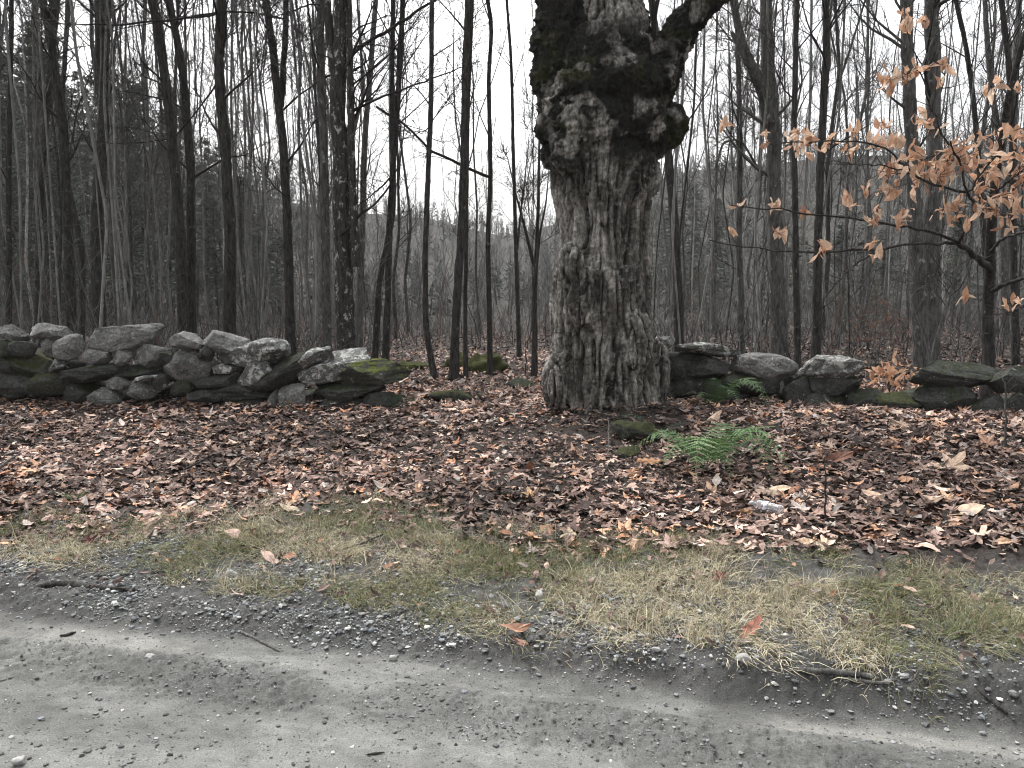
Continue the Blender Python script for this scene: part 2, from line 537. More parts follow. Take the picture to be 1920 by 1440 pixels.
def trunk_mesh(pts, r0, r1, seed, s=12, rough=0.12, flare=0.35):
    """one rough tapering stem"""
    pts = np.asarray(pts, float)
    ln = np.linalg.norm(np.diff(pts, axis=0), axis=1).sum()
    n = int(max(24, min(230, ln / 0.055)))
    C = resample(pts, n)
    C[1:] += 0.25 * r0 * (np.stack([fbm(np.stack([C[1:, 2] * 1.1, np.full(n - 1, seed * 3.1), np.full(n - 1, q)], -1), 3, seed) for q in (0.3, 9.1, 5.5)], -1) - 0.5) * np.array([2, 2, 0])
    t = np.linspace(0, 1, n)
    rad = r0 + (r1 - r0) * t
    rad = rad * (1 + flare * np.exp(-t * ln / 0.35))
    V, F = tubes(C[None], rad[None], s)
    ctr = np.repeat(C, s, 0)
    nv = V - ctr
    q = 0.75 * (fbm(np.stack([V[:, 0] * 9, V[:, 1] * 9, V[:, 2] * 3.5], -1) + seed * 7.7, 3, seed, 0.65) - 0.5) + 0.9 * (fbm(np.stack([V[:, 0] * 16, V[:, 1] * 16, V[:, 2] * 11], -1) + seed * 3.7, 3, seed + 5, 0.7) - 0.5)
    V = ctr + nv * (1 + rough * 3.2 * q)[:, None]
    return V, F, C, rad

# ------------------------------------------------------------------ named trees of the woods edge
def hero(label, px, D, w0, w1, mat, forks=(), limbs=(), crown=22, clen=1.8, top=14.0, lo=0.25, group="leafless trees at the edge of the woods", name="leafless_tree", cat="tree", twig=None, thin=1.0):
    seed = int(rng.integers(1, 9999))
    P = atd([p[0] for p in px], [p[1] for p in px], D)
    g = height(P[-1, 0], P[-1, 1], False)
    P = P[::-1]
    P[0, 2] = g - 0.05
    if P[-1, 2] < top and px[0][1] <= 5:
        d = P[-1] - P[-2]; d /= np.linalg.norm(d)
        d = d * 0.6 + np.array([0, 0, 0.4]); d /= d[2]
        P = np.vstack([P, P[-1] + d * (top - P[-1, 2]) * 0.5, P[-1] + d * (top - P[-1, 2])])
        w1 = w1 * 0.45
    m2px = 0.78 * D / F_PX
    e = thing(name, label, cat, (P[0, 0], P[0, 1], g), group)
    org = np.array(e.location)
    V, F, C, rad = trunk_mesh(P, w0 * m2px / 2, w1 * m2px / 2, seed)
    parts = [(V, F)]
    cr = [bare_crown(C, rad, crown, clen, lo=lo, thin=thin)] if crown else []
    for fk in forks:
        pts, fw0, fw1 = fk
        Q = atd([p[0] for p in pts], [p[1] for p in pts], D + rng.uniform(-0.2, 0.2))[::-1]
        if pts[0][1] <= 5:
            d = Q[-1] - Q[-2]; d /= max(d[2], 0.2)
            Q = np.vstack([Q, Q[-1] + d * (top * 0.9 - Q[-1, 2])]); fw1 *= 0.4
        V2, F2, C2, r2 = trunk_mesh(Q, fw0 * m2px / 2, fw1 * m2px / 2, seed + 3, s=9, flare=0.1)
        parts.append((V2, F2))
        cr.append(bare_crown(C2, r2, max(4, crown // 2), clen * 0.8, lo=0.2, thin=thin))
    V, F = cat_meshes(parts)
    mk("trunk", V, F, mat, e, org)
    if cr:
        V, F = cat_meshes(cr)
        mk("crown", V, F, twig or M_TWIG_DARK, e, org)
    for pts, lw0, lw1 in limbs:
        Q = atd([p[0] for p in pts], [p[1] for p in pts], D - 0.15)
        Q = resample(Q, 20)
        rr = np.linspace(lw0, lw1, 20) * m2px / 2
        Q[1:, 2] += 0.05 * rng.normal(0, 1, 19).cumsum() * 0.25
        it = [tubes(Q[None], rr[None], 6), bare_crown(Q, rr, 12, 0.7, 3, 2, 0.15, 0.1)]
        # brittle side twigs
        V, F = cat_meshes(it)
        mk("branch", V, F, M_TWIG_DARK, e, org)
    return e

hero("thin dark trunk behind the long stone wall, nearest the photo's edge", [(22, 0), (18, 150), (16, 400), (14, 640)], 15, 14, 11, M_BARK_DARK, crown=16)
hero("dark trunk dividing high up into two stems, behind the wall's small rounded stones", [(78, 0), (95, 73), (108, 170), (119, 233), (128, 400), (132, 640)], 15, 26, 18, M_BARK_DARK, forks=[([(100, 0), (97, 60), (98, 85)], 18, 14)])
hero("narrow dark trunk leaning away from the high forked trunk beside it", [(108, 0), (95, 120), (88, 210), (73, 413), (70, 640)], 17, 18, 12, M_BARK_DARK)
hero("thick dark trunk bulging halfway up, behind the wall's largest pale top stone", [(186, 0), (188, 100), (198, 165), (188, 300), (182, 420), (186, 640)], 14.5, 32, 30, M_BARK_DARK, forks=[([(205, 0), (203, 60), (197, 130)], 12, 9)])
hero("long dark trunk bending near its top behind the dip in the long wall", [(284, 0), (298, 60), (310, 150), (322, 260), (335, 400), (345, 640)], 14, 27, 22, M_BARK_DARK)
hero("dark trunk running close and parallel beside the bent trunk", [(316, 0), (330, 60), (343, 150), (353, 250), (358, 330), (356, 640)], 14.3, 24, 18, M_BARK_DARK)
hero("straight stout dark trunk behind the big round boulder's neighbour stones", [(416, 0), (410, 120), (418, 220), (428, 330), (430, 450), (428, 640)], 13.5, 30, 24, M_BARK_DARK, limbs=[([(410, 25), (311, 36), (200, 44), (126, 44), (40, 29)], 6, 2), ([(404, 160), (330, 250), (240, 262), (180, 255)], 4, 1.5)])
hero("dark trunk forking like a tuning fork against the white sky", [(498, 0), (510, 80), (522, 190), (530, 250), (537, 360), (545, 650)], 13.5, 24, 18, M_BARK_DARK, forks=[([(536, 0), (534, 90), (526, 200)], 15, 12)],
     limbs=[([(530, 35), (480, 24), (400, 24), (300, 40), (200, 60)], 5, 1.5), ([(538, 370), (505, 330), (480, 305), (462, 285)], 4, 1.5)])
hero("smooth grey brown trunk standing just beside the spotted twin trunk", [(600, 0), (600, 120), (606, 250), (608, 400), (612, 650)], 13.2, 24, 19, M_BARK_GREY, limbs=[([(600, 10), (583, 7), (530, 30), (470, 28)], 4, 1.5)])
hero("massive dark trunk speckled with white lichen, dividing into upright stems", [(640, 0), (638, 110), (632, 200), (640, 330), (644, 450), (650, 670)], 12.4, 46, 30, M_BARK_SPOT,
     forks=[([(612, 0), (618, 60), (628, 140), (634, 210)], 22, 18), ([(654, 0), (655, 110), (658, 250), (664, 400), (668, 500)], 20, 14)],
     limbs=[([(655, 110), (690, 80), (740, 55), (790, 20), (830, -10)], 9, 5), ([(658, 208), (720, 180), (790, 158), (850, 140), (900, 125)], 6, 2),
            ([(640, 440), (690, 400), (730, 360), (745, 330)], 8, 3)], crown=30, clen=2.0)
hero("pale thin leaning trunk rising behind the speckled trunk", [(705, 0), (695, 120), (683, 280), (678, 420), (672, 660)], 18, 18, 15, M_BARK_GREY, crown=24, twig=M_TWIG)
hero("dark narrow trunk with stubby side twigs, on the speckled trunk's gap side", [(756, 0), (750, 120), (738, 300), (728, 480), (722, 670)], 13, 17, 13, M_BARK_DARK, limbs=[([(735, 330), (700, 360), (660, 395)], 5, 2)])
hero("slim dark trunk with a dead broken fork near its middle", [(737, 0), (735, 200), (738, 400), (712, 520), (700, 680)], 14.2, 15, 9, M_BARK_DARK)
hero("slender sapling curving at its foot beside the mossy wall end", [(810, 0), (808, 200), (802, 350), (796, 500), (799, 620), (818, 720)], 11.6, 15, 9, M_BARK_DARK, limbs=[([(806, 240), (780, 255), (760, 262)], 3, 1)], crown=18, clen=1.2)
hero("straight dark sapling trunk rooted in the leafy gap of the wall", [(880, 0), (872, 140), (869, 300), (864, 450), (855, 580), (850, 712)], 11.8, 21, 14, M_BARK_DARK, crown=18, clen=1.3)
hero("very thin dark sapling close beside the straight sapling in the gap", [(886, 0), (878, 200), (874, 450), (872, 600), (873, 705)], 12.6, 11, 6, M_BARK_DARK, crown=12, clen=1.1)
hero("thin crooked sapling carrying one long drooping bough across the sky", [(914, 0), (922, 40), (916, 150), (920, 330), (915, 450), (920, 690)], 13, 13, 8, M_BARK_DARK,
     limbs=[([(919, 332), (885, 316), (850, 302), (810, 287), (780, 258), (745, 228), (706, 205)], 8, 5)], crown=12)
hero("grey sapling with many upswept forks beside the big maple", [(950, 0), (958, 110), (962, 260), (966, 430), (970, 560), (974, 700)], 16, 11, 4, M_BARK_DARK, forks=[([(992, 250), (984, 340), (975, 410), (968, 480)], 6, 1.5)], crown=16, clen=1.3, lo=0.35)
hero("clump forming sapling with dark forked stems touching the big maple in view", [(1004, 120), (1012, 250), (1011, 340), (1008, 430), (1003, 540), (1002, 690)], 12.5, 15, 2, M_BARK_DARK, forks=[([(948, 280), (966, 360), (985, 430), (1002, 500)], 9, 1.5), ([(1030, 300), (1024, 380), (1012, 440), (1004, 520)], 8, 1.5)], crown=12, clen=0.9, lo=0.35)
hero("dark upright trunk half hidden behind the big maple on its bottle side", [(1222, 0), (1236, 120), (1252, 280), (1265, 420), (1272, 560), (1276, 670)], 13, 24, 18, M_BARK_DARK)
hero("dim slender trunk with arched shoots behind the flat dark slab stone", [(1380, 0), (1385, 120), (1387, 280), (1386, 450), (1390, 670)], 16, 17, 12, M_BARK_GREY, crown=24, forks=[([(1340, 320), (1356, 265), (1390, 262), (1430, 330)], 5, 5)])
hero("tall grey trunk broadly forked on one side, behind the smooth sloping stone", [(1436, 0), (1440, 120), (1450, 240), (1452, 420), (1458, 560), (1464, 680)], 14.5, 40, 30, M_BARK_GREY, forks=[([(1374, 0), (1388, 70), (1408, 120), (1436, 165), (1448, 230)], 20, 14), ([(1372, 60), (1395, 105), (1425, 180), (1440, 250)], 14, 9)], crown=26, twig=M_TWIG)
hero("straight black trunk in front of the lichen covered block stone's edge", [(1494, 0), (1490, 160), (1489, 300), (1491, 480), (1498, 690)], 11.5, 16, 13, M_BARK_DARK)
hero("slightly wavy black trunk directly behind the lichen covered block", [(1548, 0), (1548, 120), (1541, 240), (1535, 400), (1531, 680)], 12.2, 22, 14, M_BARK_DARK)
hero("white barked birch stem glinting between two dark trunks", [(1366, 60), (1368, 200), (1372, 300), (1382, 420), (1398, 540), (1412, 600), (1426, 680)], 17, 12, 3, M_BARK_PALE, crown=10, name="birch_tree")
hero("thin pale birch stem beside the glinting birch", [(1412, 120), (1414, 260), (1416, 380), (1418, 500), (1424, 600), (1432, 680)], 18, 9, 2, M_BARK_PALE, crown=8, name="birch_tree")
hero("thick grey trunk crossing behind the orange beech leaves, farther from the frame edge", [(1698, 0), (1704, 140), (1712, 300), (1720, 480), (1730, 690)], 13, 36, 30, M_BARK_GREY, crown=26, twig=M_TWIG)
hero("thick dark sided trunk beside the thick grey one behind the orange beech leaves", [(1744, 0), (1750, 120), (1752, 280), (1748, 480), (1746, 690)], 13.6, 42, 32, M_BARK_GREY, crown=26, forks=[([(1760, 0), (1752, 60), (1738, 150)], 12, 9)])
hero("slim dark leaning trunk above the orange beech leaves", [(1792, 0), (1808, 70), (1822, 160), (1832, 260), (1846, 450), (1858, 680)], 15, 15, 10, M_BARK_DARK)
hero("black narrow trunk nearest the photo's edge above the beech foliage", [(1876, 0), (1888, 90), (1897, 200), (1900, 400), (1905, 690)], 14, 17, 12, M_BARK_DARK)
hero("pale grey twin stem trunk against the sky at the beech's outer side", [(1846, 0), (1858, 160), (1872, 250), (1880, 400), (1884, 680)], 19, 18, 12, M_BARK_GREY, forks=[([(1912, 0), (1895, 160), (1876, 260)], 12, 8)], twig=M_TWIG)
hero("leaning grey trunk lying low behind the mossy slab stones", [(1840, 330), (1822, 410), (1805, 470), (1780, 560), (1755, 640), (1742, 690)], 12.4, 12, 2, M_BARK_GREY, crown=8, clen=0.8)

# ------------------------------------------------------------------ the crowd of smaller trees behind (copies of a few kinds)
def make_proto(kind):
    H = rng.uniform(11, 15)
    lean = rng.normal(0, 0.03, 2)
    k = 7
    z = np.linspace(0, H, k)
    P = np.stack([lean[0] * z + rng.normal(0, 0.12, k), lean[1] * z + rng.normal(0, 0.12, k), z], -1)
    P[0, :2] = 0; P[0, 2] = -0.3
    r0 = {'pale': 0.055, 'grey': 0.10, 'dark': 0.085, 'sapling': 0.035, 'birch': 0.06, 'stem': 0.028}[kind] * rng.uniform(0.5, 0.85)
    mat = {'pale': M_BARK_ASH, 'grey': M_BARK_GREY, 'dark': M_BARK_DARK, 'sapling': M_BARK_DARK, 'birch': M_BARK_PALE, 'stem': M_BARK_ASH}[kind]
    seed = int(rng.integers(1, 9999))
    V, F, C, rad = trunk_mesh(P, r0, 0.018, seed, s=8, rough=0.10)
    parts = [(V, F)]
    if rng.random() < 0.45:
        i = int(len(C) * rng.uniform(0.25, 0.5))
        d = np.array([rng.normal(0, 0.22), rng.normal(0, 0.22), 1.0])
        Q = np.stack([C[i] + d * t * (H - C[i, 2]) for t in np.linspace(0, 0.95, 6)])
        Q[2:, :2] += rng.normal(0, 0.1, (4, 2))
        V2, F2, C2, r2 = trunk_mesh(Q, rad[i] * 0.7, 0.012, seed + 1, s=7, flare=0.0)
        parts.append((V2, F2))
    V, F = cat_meshes(parts)
    n1 = 22 if kind != 'sapling' else 18
    cV, cF = bare_crown(C, rad, n1, 2.0 if kind not in ('sapling', 'stem') else 1.2, 6, 4, 0.28, 0.3, thin=1.15)
    e = thing("leafless_tree", "tree", "tree", (0, 0, 0))
    mk("trunk", V, F, mat, e)
    mk("crown", cV, cF, M_TWIG if kind in ('pale', 'grey', 'birch', 'stem') else M_TWIG_DARK, e)
    return e
protos = {k: [make_proto(k) for _ in range(n)] for k, n in (('pale', 4), ('grey', 3), ('dark', 4), ('sapling', 4), ('birch', 2), ('stem', 3))}
used = set()
def copy_tree(src, loc, rz, sc, label, group):
    if src.name not in used:
        used.add(src.name); e = src
    else:
        e = src.copy(); scene.collection.objects.link(e)
        for ch in src.children:
            c = ch.copy(); scene.collection.objects.link(c); c.parent = e
    e.location = loc; e.rotation_euler = (0, 0, rz); e.scale = (sc, sc, sc)
    tag(e, label, "tree", group)
    return e
WORDS = {'pale': "slim pale grey leafless tree", 'grey': "mid grey leafless tree", 'dark': "thin dark leafless tree", 'sapling': "very thin dark sapling", 'birch': "slim white barked birch", 'stem': "very slim pale grey stem"}
def scatter_trees(n, pxlo, pxhi, dlo, dhi, mix, where, group, dpow=1.0):
    kinds = list(mix); w = np.array([mix[k] for k in kinds], float); w /= w.sum()
    for q in range(n):
        k = kinds[int(rng.choice(len(kinds), p=w))]
        D = dlo + (dhi - dlo) * rng.random() ** dpow
        px = rng.uniform(pxlo, pxhi)
        x = (px - 960) / F_PX * D
        if 755 < px < 1035 and D < 21: D += 9; x = (px - 960) / F_PX * D
        z = float(height(x, D, False))
        copy_tree(protos[k][int(rng.integers(len(protos[k])))], (x, D, z), rng.uniform(0, 6.28), rng.uniform(0.75, 1.3), WORDS[k] + " " + where, group)
scatter_trees(125, -260, 640, 17, 56, {'pale': 7, 'grey': 2, 'dark': 3, 'birch': 1.2, 'sapling': 2}, "crowded in the dense woods behind the long stone wall", "trees of the dense woods behind the long wall", 0.9)
scatter_trees(34, -250, 660, 12.2, 17, {'stem': 1}, "just behind the long stone wall", "slim pale stems behind the long wall")
scatter_trees(12, 1250, 1950, 12.2, 17, {'stem': 1}, "just behind the low stone wall", "slim pale stems behind the low wall")
scatter_trees(22, 600, 1060, 26, 56, {'pale': 3, 'grey': 2, 'dark': 2, 'sapling': 3}, "in the open woods beyond the gap in the wall", "trees beyond the gap in the wall", 0.8)
scatter_trees(104, 1180, 2150, 16, 56, {'pale': 5, 'grey': 4, 'dark': 2, 'sapling': 3, 'birch': 0.7}, "in the woods behind the low stone wall past the maple", "trees of the woods behind the low wall", 0.8)
for ks in protos.values():
    for e in ks:
        if e.name not in used:
            for ch in list(e.children): bpy.data.objects.remove(ch)
            bpy.data.objects.remove(e)

# ------------------------------------------------------------------ conifers in the dense woods
def make_conifer(seed, H=18.0):
    z = np.linspace(-0.3, H, 8)
    P = np.stack([rng.normal(0, 0.06, 8), rng.normal(0, 0.06, 8), z], -1)
    V, F, C, rad = trunk_mesh(P, 0.2, 0.02, seed, s=8, rough=0.08)
    nb = 230
    hz = rng.uniform(0.12, 0.99, nb) * H
    az = rng.uniform(0, 6.283, nb)
    L = (0.35 + 2.9 * (1 - hz / H) ** 0.75) * rng.uniform(0.55, 1.15, nb)
    st = np.stack([np.zeros(nb), np.zeros(nb), hz], -1)
    d = np.stack([np.cos(az), np.sin(az), rng.uniform(-0.15, 0.25, nb)], -1)
    Pb, Rb = grow(st, d, L, 6, 0.10, -0.05, np.full(nb, 0.022), np.full(nb, 0.004))
    bV, bF = tubes(Pb, Rb, 3)
    # needle sprays: flat slivers along each bough
    s, T, r, t = along(Pb, Rb, 30, 0.08)
    m = len(s)
    dd = side_dirs(T, 0.55, -0.08)
    dd[:, 2] *= 0.6
    dd /= np.linalg.norm(dd, axis=1, keepdims=True)
    w = np.cross(dd, np.array([0, 0, 1.0]) + rng.normal(0, 0.5, (m, 3)))
    w /= np.linalg.norm(w, axis=1, keepdims=True) + 1e-9
    ln = rng.uniform(0.2, 0.5, m)[:, None]; wd = rng.uniform(0.02, 0.06, m)[:, None]
    nV = np.stack([s - w * wd * 0.4, s + dd * ln * 0.5 - w * wd, s + dd * ln, s + dd * ln * 0.5 + w * wd], 1).reshape(-1, 3)
    nF = (np.arange(m)[:, None] * 4 + np.arange(4)).astype(int)
    base = np.array([0.085, 0.097, 0.075]) * rng.uniform(0.6, 1.5, (m, 1)) + rng.normal(0, 0.004, (m, 3))
    e = thing("conifer_tree", "conifer", "tree", (0, 0, 0))
    mk("trunk", V, F, M_BARK_DARK, e)
    fo = mk("foliage", nV, nF, M_NEEDLE, e, col=np.repeat(np.clip(base, 0.005, 1), 4, 0), smooth=False)
    mk("crown", bV, bF, M_TWIG_DARK, e)
    return e
con = [make_conifer(100 + i) for i in range(4)]
cpos = []
for q in range(34):
    px = rng.uniform(-330, 450); D = rng.uniform(30, 64)
    top = np.interp(px, [-300, 0, 260, 330, 460], [40, 50, 90, 190, 350]) + rng.uniform(-25, 90)
    cpos.append((px, D, top, "tall dark green conifer mixed among bare trunks behind the long stone wall", "conifers behind the long wall"))
for px, D, top in ((455, 40, 330), (490, 44, 400), (520, 48, 440)):
    cpos.append((px, D, top, "dark conifer lowest on the slope beside the tuning fork trunk", "conifers beside the forked trunk"))
for px, D, top in ((1300, 55, 345), (1345, 60, 370), (1260, 58, 360), (1580, 50, 420), (1620, 46, 450), (1660, 52, 430), (1800, 55, 400)):
    cpos.append((px, D, top, "dark green conifer deep in the woods behind the low stone wall", "conifers behind the low wall"))
for i, (px, D, top, lab, grp) in enumerate(cpos):
    p = atd(px, top, D)
    z0 = float(height(p[0], p[1], False))
    sc = (p[2] - z0) / 18.0
    e = copy_tree(con[i % 4], (p[0], p[1], z0), rng.uniform(0, 6.28), 1, lab, grp)
    wsc = max(0.62, sc) * rng.uniform(0.85, 1.15)
    e.scale = (wsc, wsc, sc)

# ------------------------------------------------------------------ woods on the hillside (one far-off mass) and the undergrowth
def build_hillwoods():
    N = 3300
    az = np.radians(rng.uniform(-50, 50, N)); r = 58 + 158 * rng.random(N) ** 0.85
    x, y = r * np.sin(az), r * np.cos(az)
    z = hill_z(x, y)
    px = 960 + F_PX * x / y
    con_ = rng.random(N) < np.where((px < 620) | ((px > 1180) & (px < 1500)), 0.55, 0.3)
    H = np.where(con_, rng.uniform(5, 11, N), rng.uniform(6, 11, N)) * np.interp(px, [500, 640, 1050, 1250, 1900], [1.0, 0.5, 0.5, 0.6, 0.65])
    items, cols = [], []
    # stems
    st = np.stack([x, y, z - 0.3], -1)
    P, Rr = grow(st, np.tile([0, 0, 1.0], (N, 1)) + rng.normal(0, 0.05, (N, 3)), H, 4, 0.05, 0.0, np.full(N, 0.11), np.full(N, 0.03))
    V, F = tubes(P, Rr, 3); items.append((V, F))
    sc = np.where(con_[:, None], [0.03, 0.03, 0.027], np.array([0.17, 0.167, 0.16]) * rng.uniform(0.4, 1.7, (N, 1)))
    cols.append(np.repeat(sc, 12, 0))
    # twigs and sprays
    K = 46
    s, T, rr, t = along(P, Rr, K, 0.22)
    m = N * K; cc = np.repeat(con_, K); HH = np.repeat(H, K)
    d = rng.normal(0, 1, (m, 3)); d[:, 2] = np.where(cc, -0.25, np.abs(d[:, 2]) + 0.9)
    d /= np.linalg.norm(d, axis=1, keepdims=True)
    ln = np.where(cc, (1.12 - t) * HH * 0.26, rng.uniform(0.5, 1.9, m))[:, None]
    w = np.cross(d, rng.normal(0, 1, (m, 3))); w /= np.linalg.norm(w, axis=1, keepdims=True)
    wd = np.where(cc, rng.uniform(0.06, 0.2, m), rng.uniform(0.02, 0.05, m))[:, None]
    V = np.stack([s - w * wd * .3, s + d * ln * 0.5 - w * wd, s + d * ln, s + d * ln * 0.5 + w * wd], 1).reshape(-1, 3)
    items.append((V, (np.arange(m)[:, None] * 4 + np.arange(4)).astype(int)))
    c = np.where(cc[:, None], np.array([0.062, 0.074, 0.057]), np.array([0.105, 0.103, 0.098])) * rng.uniform(0.55, 1.5, (m, 1))
    cols.append(np.repeat(c, 4, 0))
    V, F = cat_meshes(items)
    tag(mk("hillside_woods", V, F, M_HILLWOOD, col=np.concatenate(cols), smooth=False),
        "grey leafless woods with dark conifers covering the far hillside", "woods", kind='stuff')
build_hillwoods()

def build_undergrowth():
    N = 5200
    px = rng.uniform(-300, 2250, N)
    D = 11.2 + 45 * rng.random(N) ** 0.85
    keep = ~((px > 730) & (px < 1050) & (D < 19)) & ~((px > 1600) & (px < 1720) & (D < 12))
    px, D = px[keep], D[keep]; N = len(px)
    x = (px - 960) / F_PX * D
    z = height(x, D, False)
    H = rng.uniform(0.35, 1.3, N) * np.where(rng.random(N) < 0.3, 2.4, 1)
    st = np.stack([x, D, z - 0.05], -1)
    P, Rr = grow(st, np.tile([0, 0, 1.0], (N, 1)) + rng.normal(0, 0.28, (N, 3)), H, 5, 0.12, 0.03, 0.006 + 0.008 * rng.random(N), np.full(N, 0.003))
    c0 = np.array([0.050, 0.049, 0.047]) * rng.uniform(0.25, 3.0, (N, 1))
    c0 = np.where(rng.random((N, 1)) < 0.05, np.array([[0.12, 0.06, 0.04]]), c0)
    V, F = tubes(P, Rr, 3); items = [(V, F)]; cols = [np.repeat(c0, 15, 0)]
    K = 9
    s, T, r, t = along(P, Rr, K, 0.15)
    P2, R2 = grow(s, side_dirs(T, 0.6, 0.1), np.repeat(H, K) * rng.uniform(0.12, 0.45, N * K), 4, 0.2, 0.02, np.full(N * K, 0.0042), np.full(N * K, 0.0022))
    V, F = tubes(P2, R2, 3); items.append((V, F)); cols.append(np.repeat(np.repeat(c0, K, 0), 12, 0))
    V, F = cat_meshes(items)
    tag(mk("undergrowth", V, F, M_BRUSH, col=np.concatenate(cols)), "tangled bare brush and thin stems on the forest floor", "undergrowth", kind='stuff')
build_undergrowth()

# ------------------------------------------------------------------ the big old maple
def ico(sub):
    bm = bmesh.new()
    bmesh.ops.create_icosphere(bm, subdivisions=sub, radius=1.0)
    V = np.array([v.co[:] for v in bm.verts]); F = np.array([[v.index for v in f.verts] for f in bm.faces])
    bm.free()
    return V, F
ICO2, ICO3, ICO4, ICO5 = ico(2), ico(3), ico(4), ico(5)

MAPLE_D = 8.15
def build_maple():
    D = MAPLE_D
    prof = [(810, 984, 1290), (792, 1004, 1268), (775, 1022, 1250), (750, 1034, 1240), (725, 1038, 1237), (700, 1036, 1233), (640, 1031, 1228), (580, 1027, 1226), (540, 1029, 1226), (500, 1040, 1222), (450, 1048, 1224),
            (400, 1042, 1222), (360, 1032, 1226), (330, 1026, 1228), (300, 1024, 1232), (265, 1030, 1232), (230, 1036, 1232), (205, 1042, 1232), (180, 1040, 1232), (150, 1040, 1232), (120, 1046, 1230), (90, 1056, 1226), (60, 1068, 1222), (30, 1074, 1210), (0, 1076, 1204), (-150, 1085, 1200), (-420, 1100, 1185)]
    rows = []
    for y, a, b in prof:
        c = atd((a + b) / 2, y, D)
        rows.append((c, 0.955 * (b - a) / 2 * D / F_PX))
    C = np.array([r[0] for r in rows]); rad = np.array([r[1] for r in rows])
    C[0, 2] = min(C[0, 2], 0.42) - 0.35
    n = 160
    d = np.r_[0, np.cumsum(np.linalg.norm(np.diff(C, axis=0), axis=1))]
    tt = np.linspace(0, d[-1], n)
    Cc = np.stack([np.interp(tt, d, C[:, k]) for k in range(3)], -1); rr = np.interp(tt, d, rad)
    s = 64
    V, F = tubes(Cc[None], rr[None], s)
    ctr = np.repeat(Cc, s, 0)
    th = np.tile(np.arange(s) * 2 * math.pi / s, n)
    # flutes: buttress roots low down
    zrel = V[:, 2] - 0.45
    fl = 0.13 * np.exp(-np.clip(zrel, 0, None) / 0.32) * (np.cos(th * 7 + 0.6) * 0.7 + np.cos(th * 4 + 2.0) * 0.5)
    V = ctr + (V - ctr) * (1 + fl)[:, None]
    # close the ends
    top = len(V); V = np.vstack([V, Cc[0], Cc[-1]])
    caps = [np.stack([np.full(s, top), (np.arange(s) + 1) % s, np.arange(s)], -1), np.stack([np.full(s, top + 1), (n - 1) * s + np.arange(s), (n - 1) * s + (np.arange(s) + 1) % s], -1)]
    tri = np.concatenate([F[:, [0, 1, 2]], F[:, [0, 2, 3]]] + caps)
    items = [(V, tri)]
    def blob(px, py, dep, w, h, dz=None):
        c = atd(px, py, D + dep)
        r = D / F_PX / 2
        items.append((ICO3[0] * np.array([w * r, (dz or (w + h) / 2) * r, h * r]) + c, ICO3[1]))
    def limb(pts, w, dep):
        P = resample(atd([p[0] for p in pts], [p[1] for p in pts], D + np.linspace(dep[0], dep[1], len(pts))), 24)
        rr = np.interp(np.linspace(0, 1, 24), np.linspace(0, 1, len(w)), w) * D / F_PX / 2
        V, F = tubes(P[None], rr[None], 20)
        m = len(V)
        V = np.vstack([V, P[0], P[-1]])
        j = np.arange(20); j2 = (j + 1) % 20
        items.append((V, np.concatenate([F[:, [0, 1, 2]], F[:, [0, 2, 3]], np.stack([np.full(20, m), j2, j], -1), np.stack([np.full(20, m + 1), 23 * 20 + j, 23 * 20 + j2], -1)])))
        return P, rr
    # the black stub limb on one side and the bough sweeping out on the other
    limb([(1062, 230), (1046, 150), (1040, 90), (1044, 30), (1048, -60), (1042, -260)], [90, 84, 76, 62, 56, 40], (0.05, -0.16))
    PB, RB = limb([(1190, 200), (1232, 140), (1262, 82), (1292, 36), (1330, -6), (1400, -60), (1520, -160)], [110, 84, 60, 52, 46, 40, 26], (0.05, -0.3))
    # root flares running out into the ground
    for az, ln, w in ((200, 0.42, 0.30), (235, 0.38, 0.26), (262, 0.34, 0.24), (292, 0.40, 0.28), (325, 0.46, 0.30), (350, 0.40, 0.26), (165, 0.45, 0.28), (20, 0.4, 0.3), (90, 0.4, 0.3), (130, 0.4, 0.3)):
        ca, sa = math.cos(R(az)), math.sin(R(az))
        rr0 = 0.33
        ln *= 0.62
        pts = np.array([[0.98 + ca * (rr0 + q * ln), D + sa * (rr0 + q * ln), 1.12 - 0.80 * q ** 0.55] for q in np.linspace(0, 1, 8)])
        pts[:, 2] = np.maximum(pts[:, 2], height(pts[:, 0], pts[:, 1], False) - 0.03 - 0.06 * np.linspace(0, 1, 8))
        wv = np.linspace(w * 0.55, w * 0.30, 8)
        V_, F_ = tubes(resample(pts, 16)[None], np.interp(np.linspace(0, 1, 16), np.linspace(0, 1, 8), wv)[None] * 0.62, 14)
        m = len(V_); V_ = np.vstack([V_, pts[0], pts[-1]])
        j = np.arange(14); j2 = (j + 1) % 14
        items.append((V_, np.concatenate([F_[:, [0, 1, 2]], F_[:, [0, 2, 3]], np.stack([np.full(14, m), j2, j], -1), np.stack([np.full(14, m + 1), 15 * 14 + j, 15 * 14 + j2], -1)])))
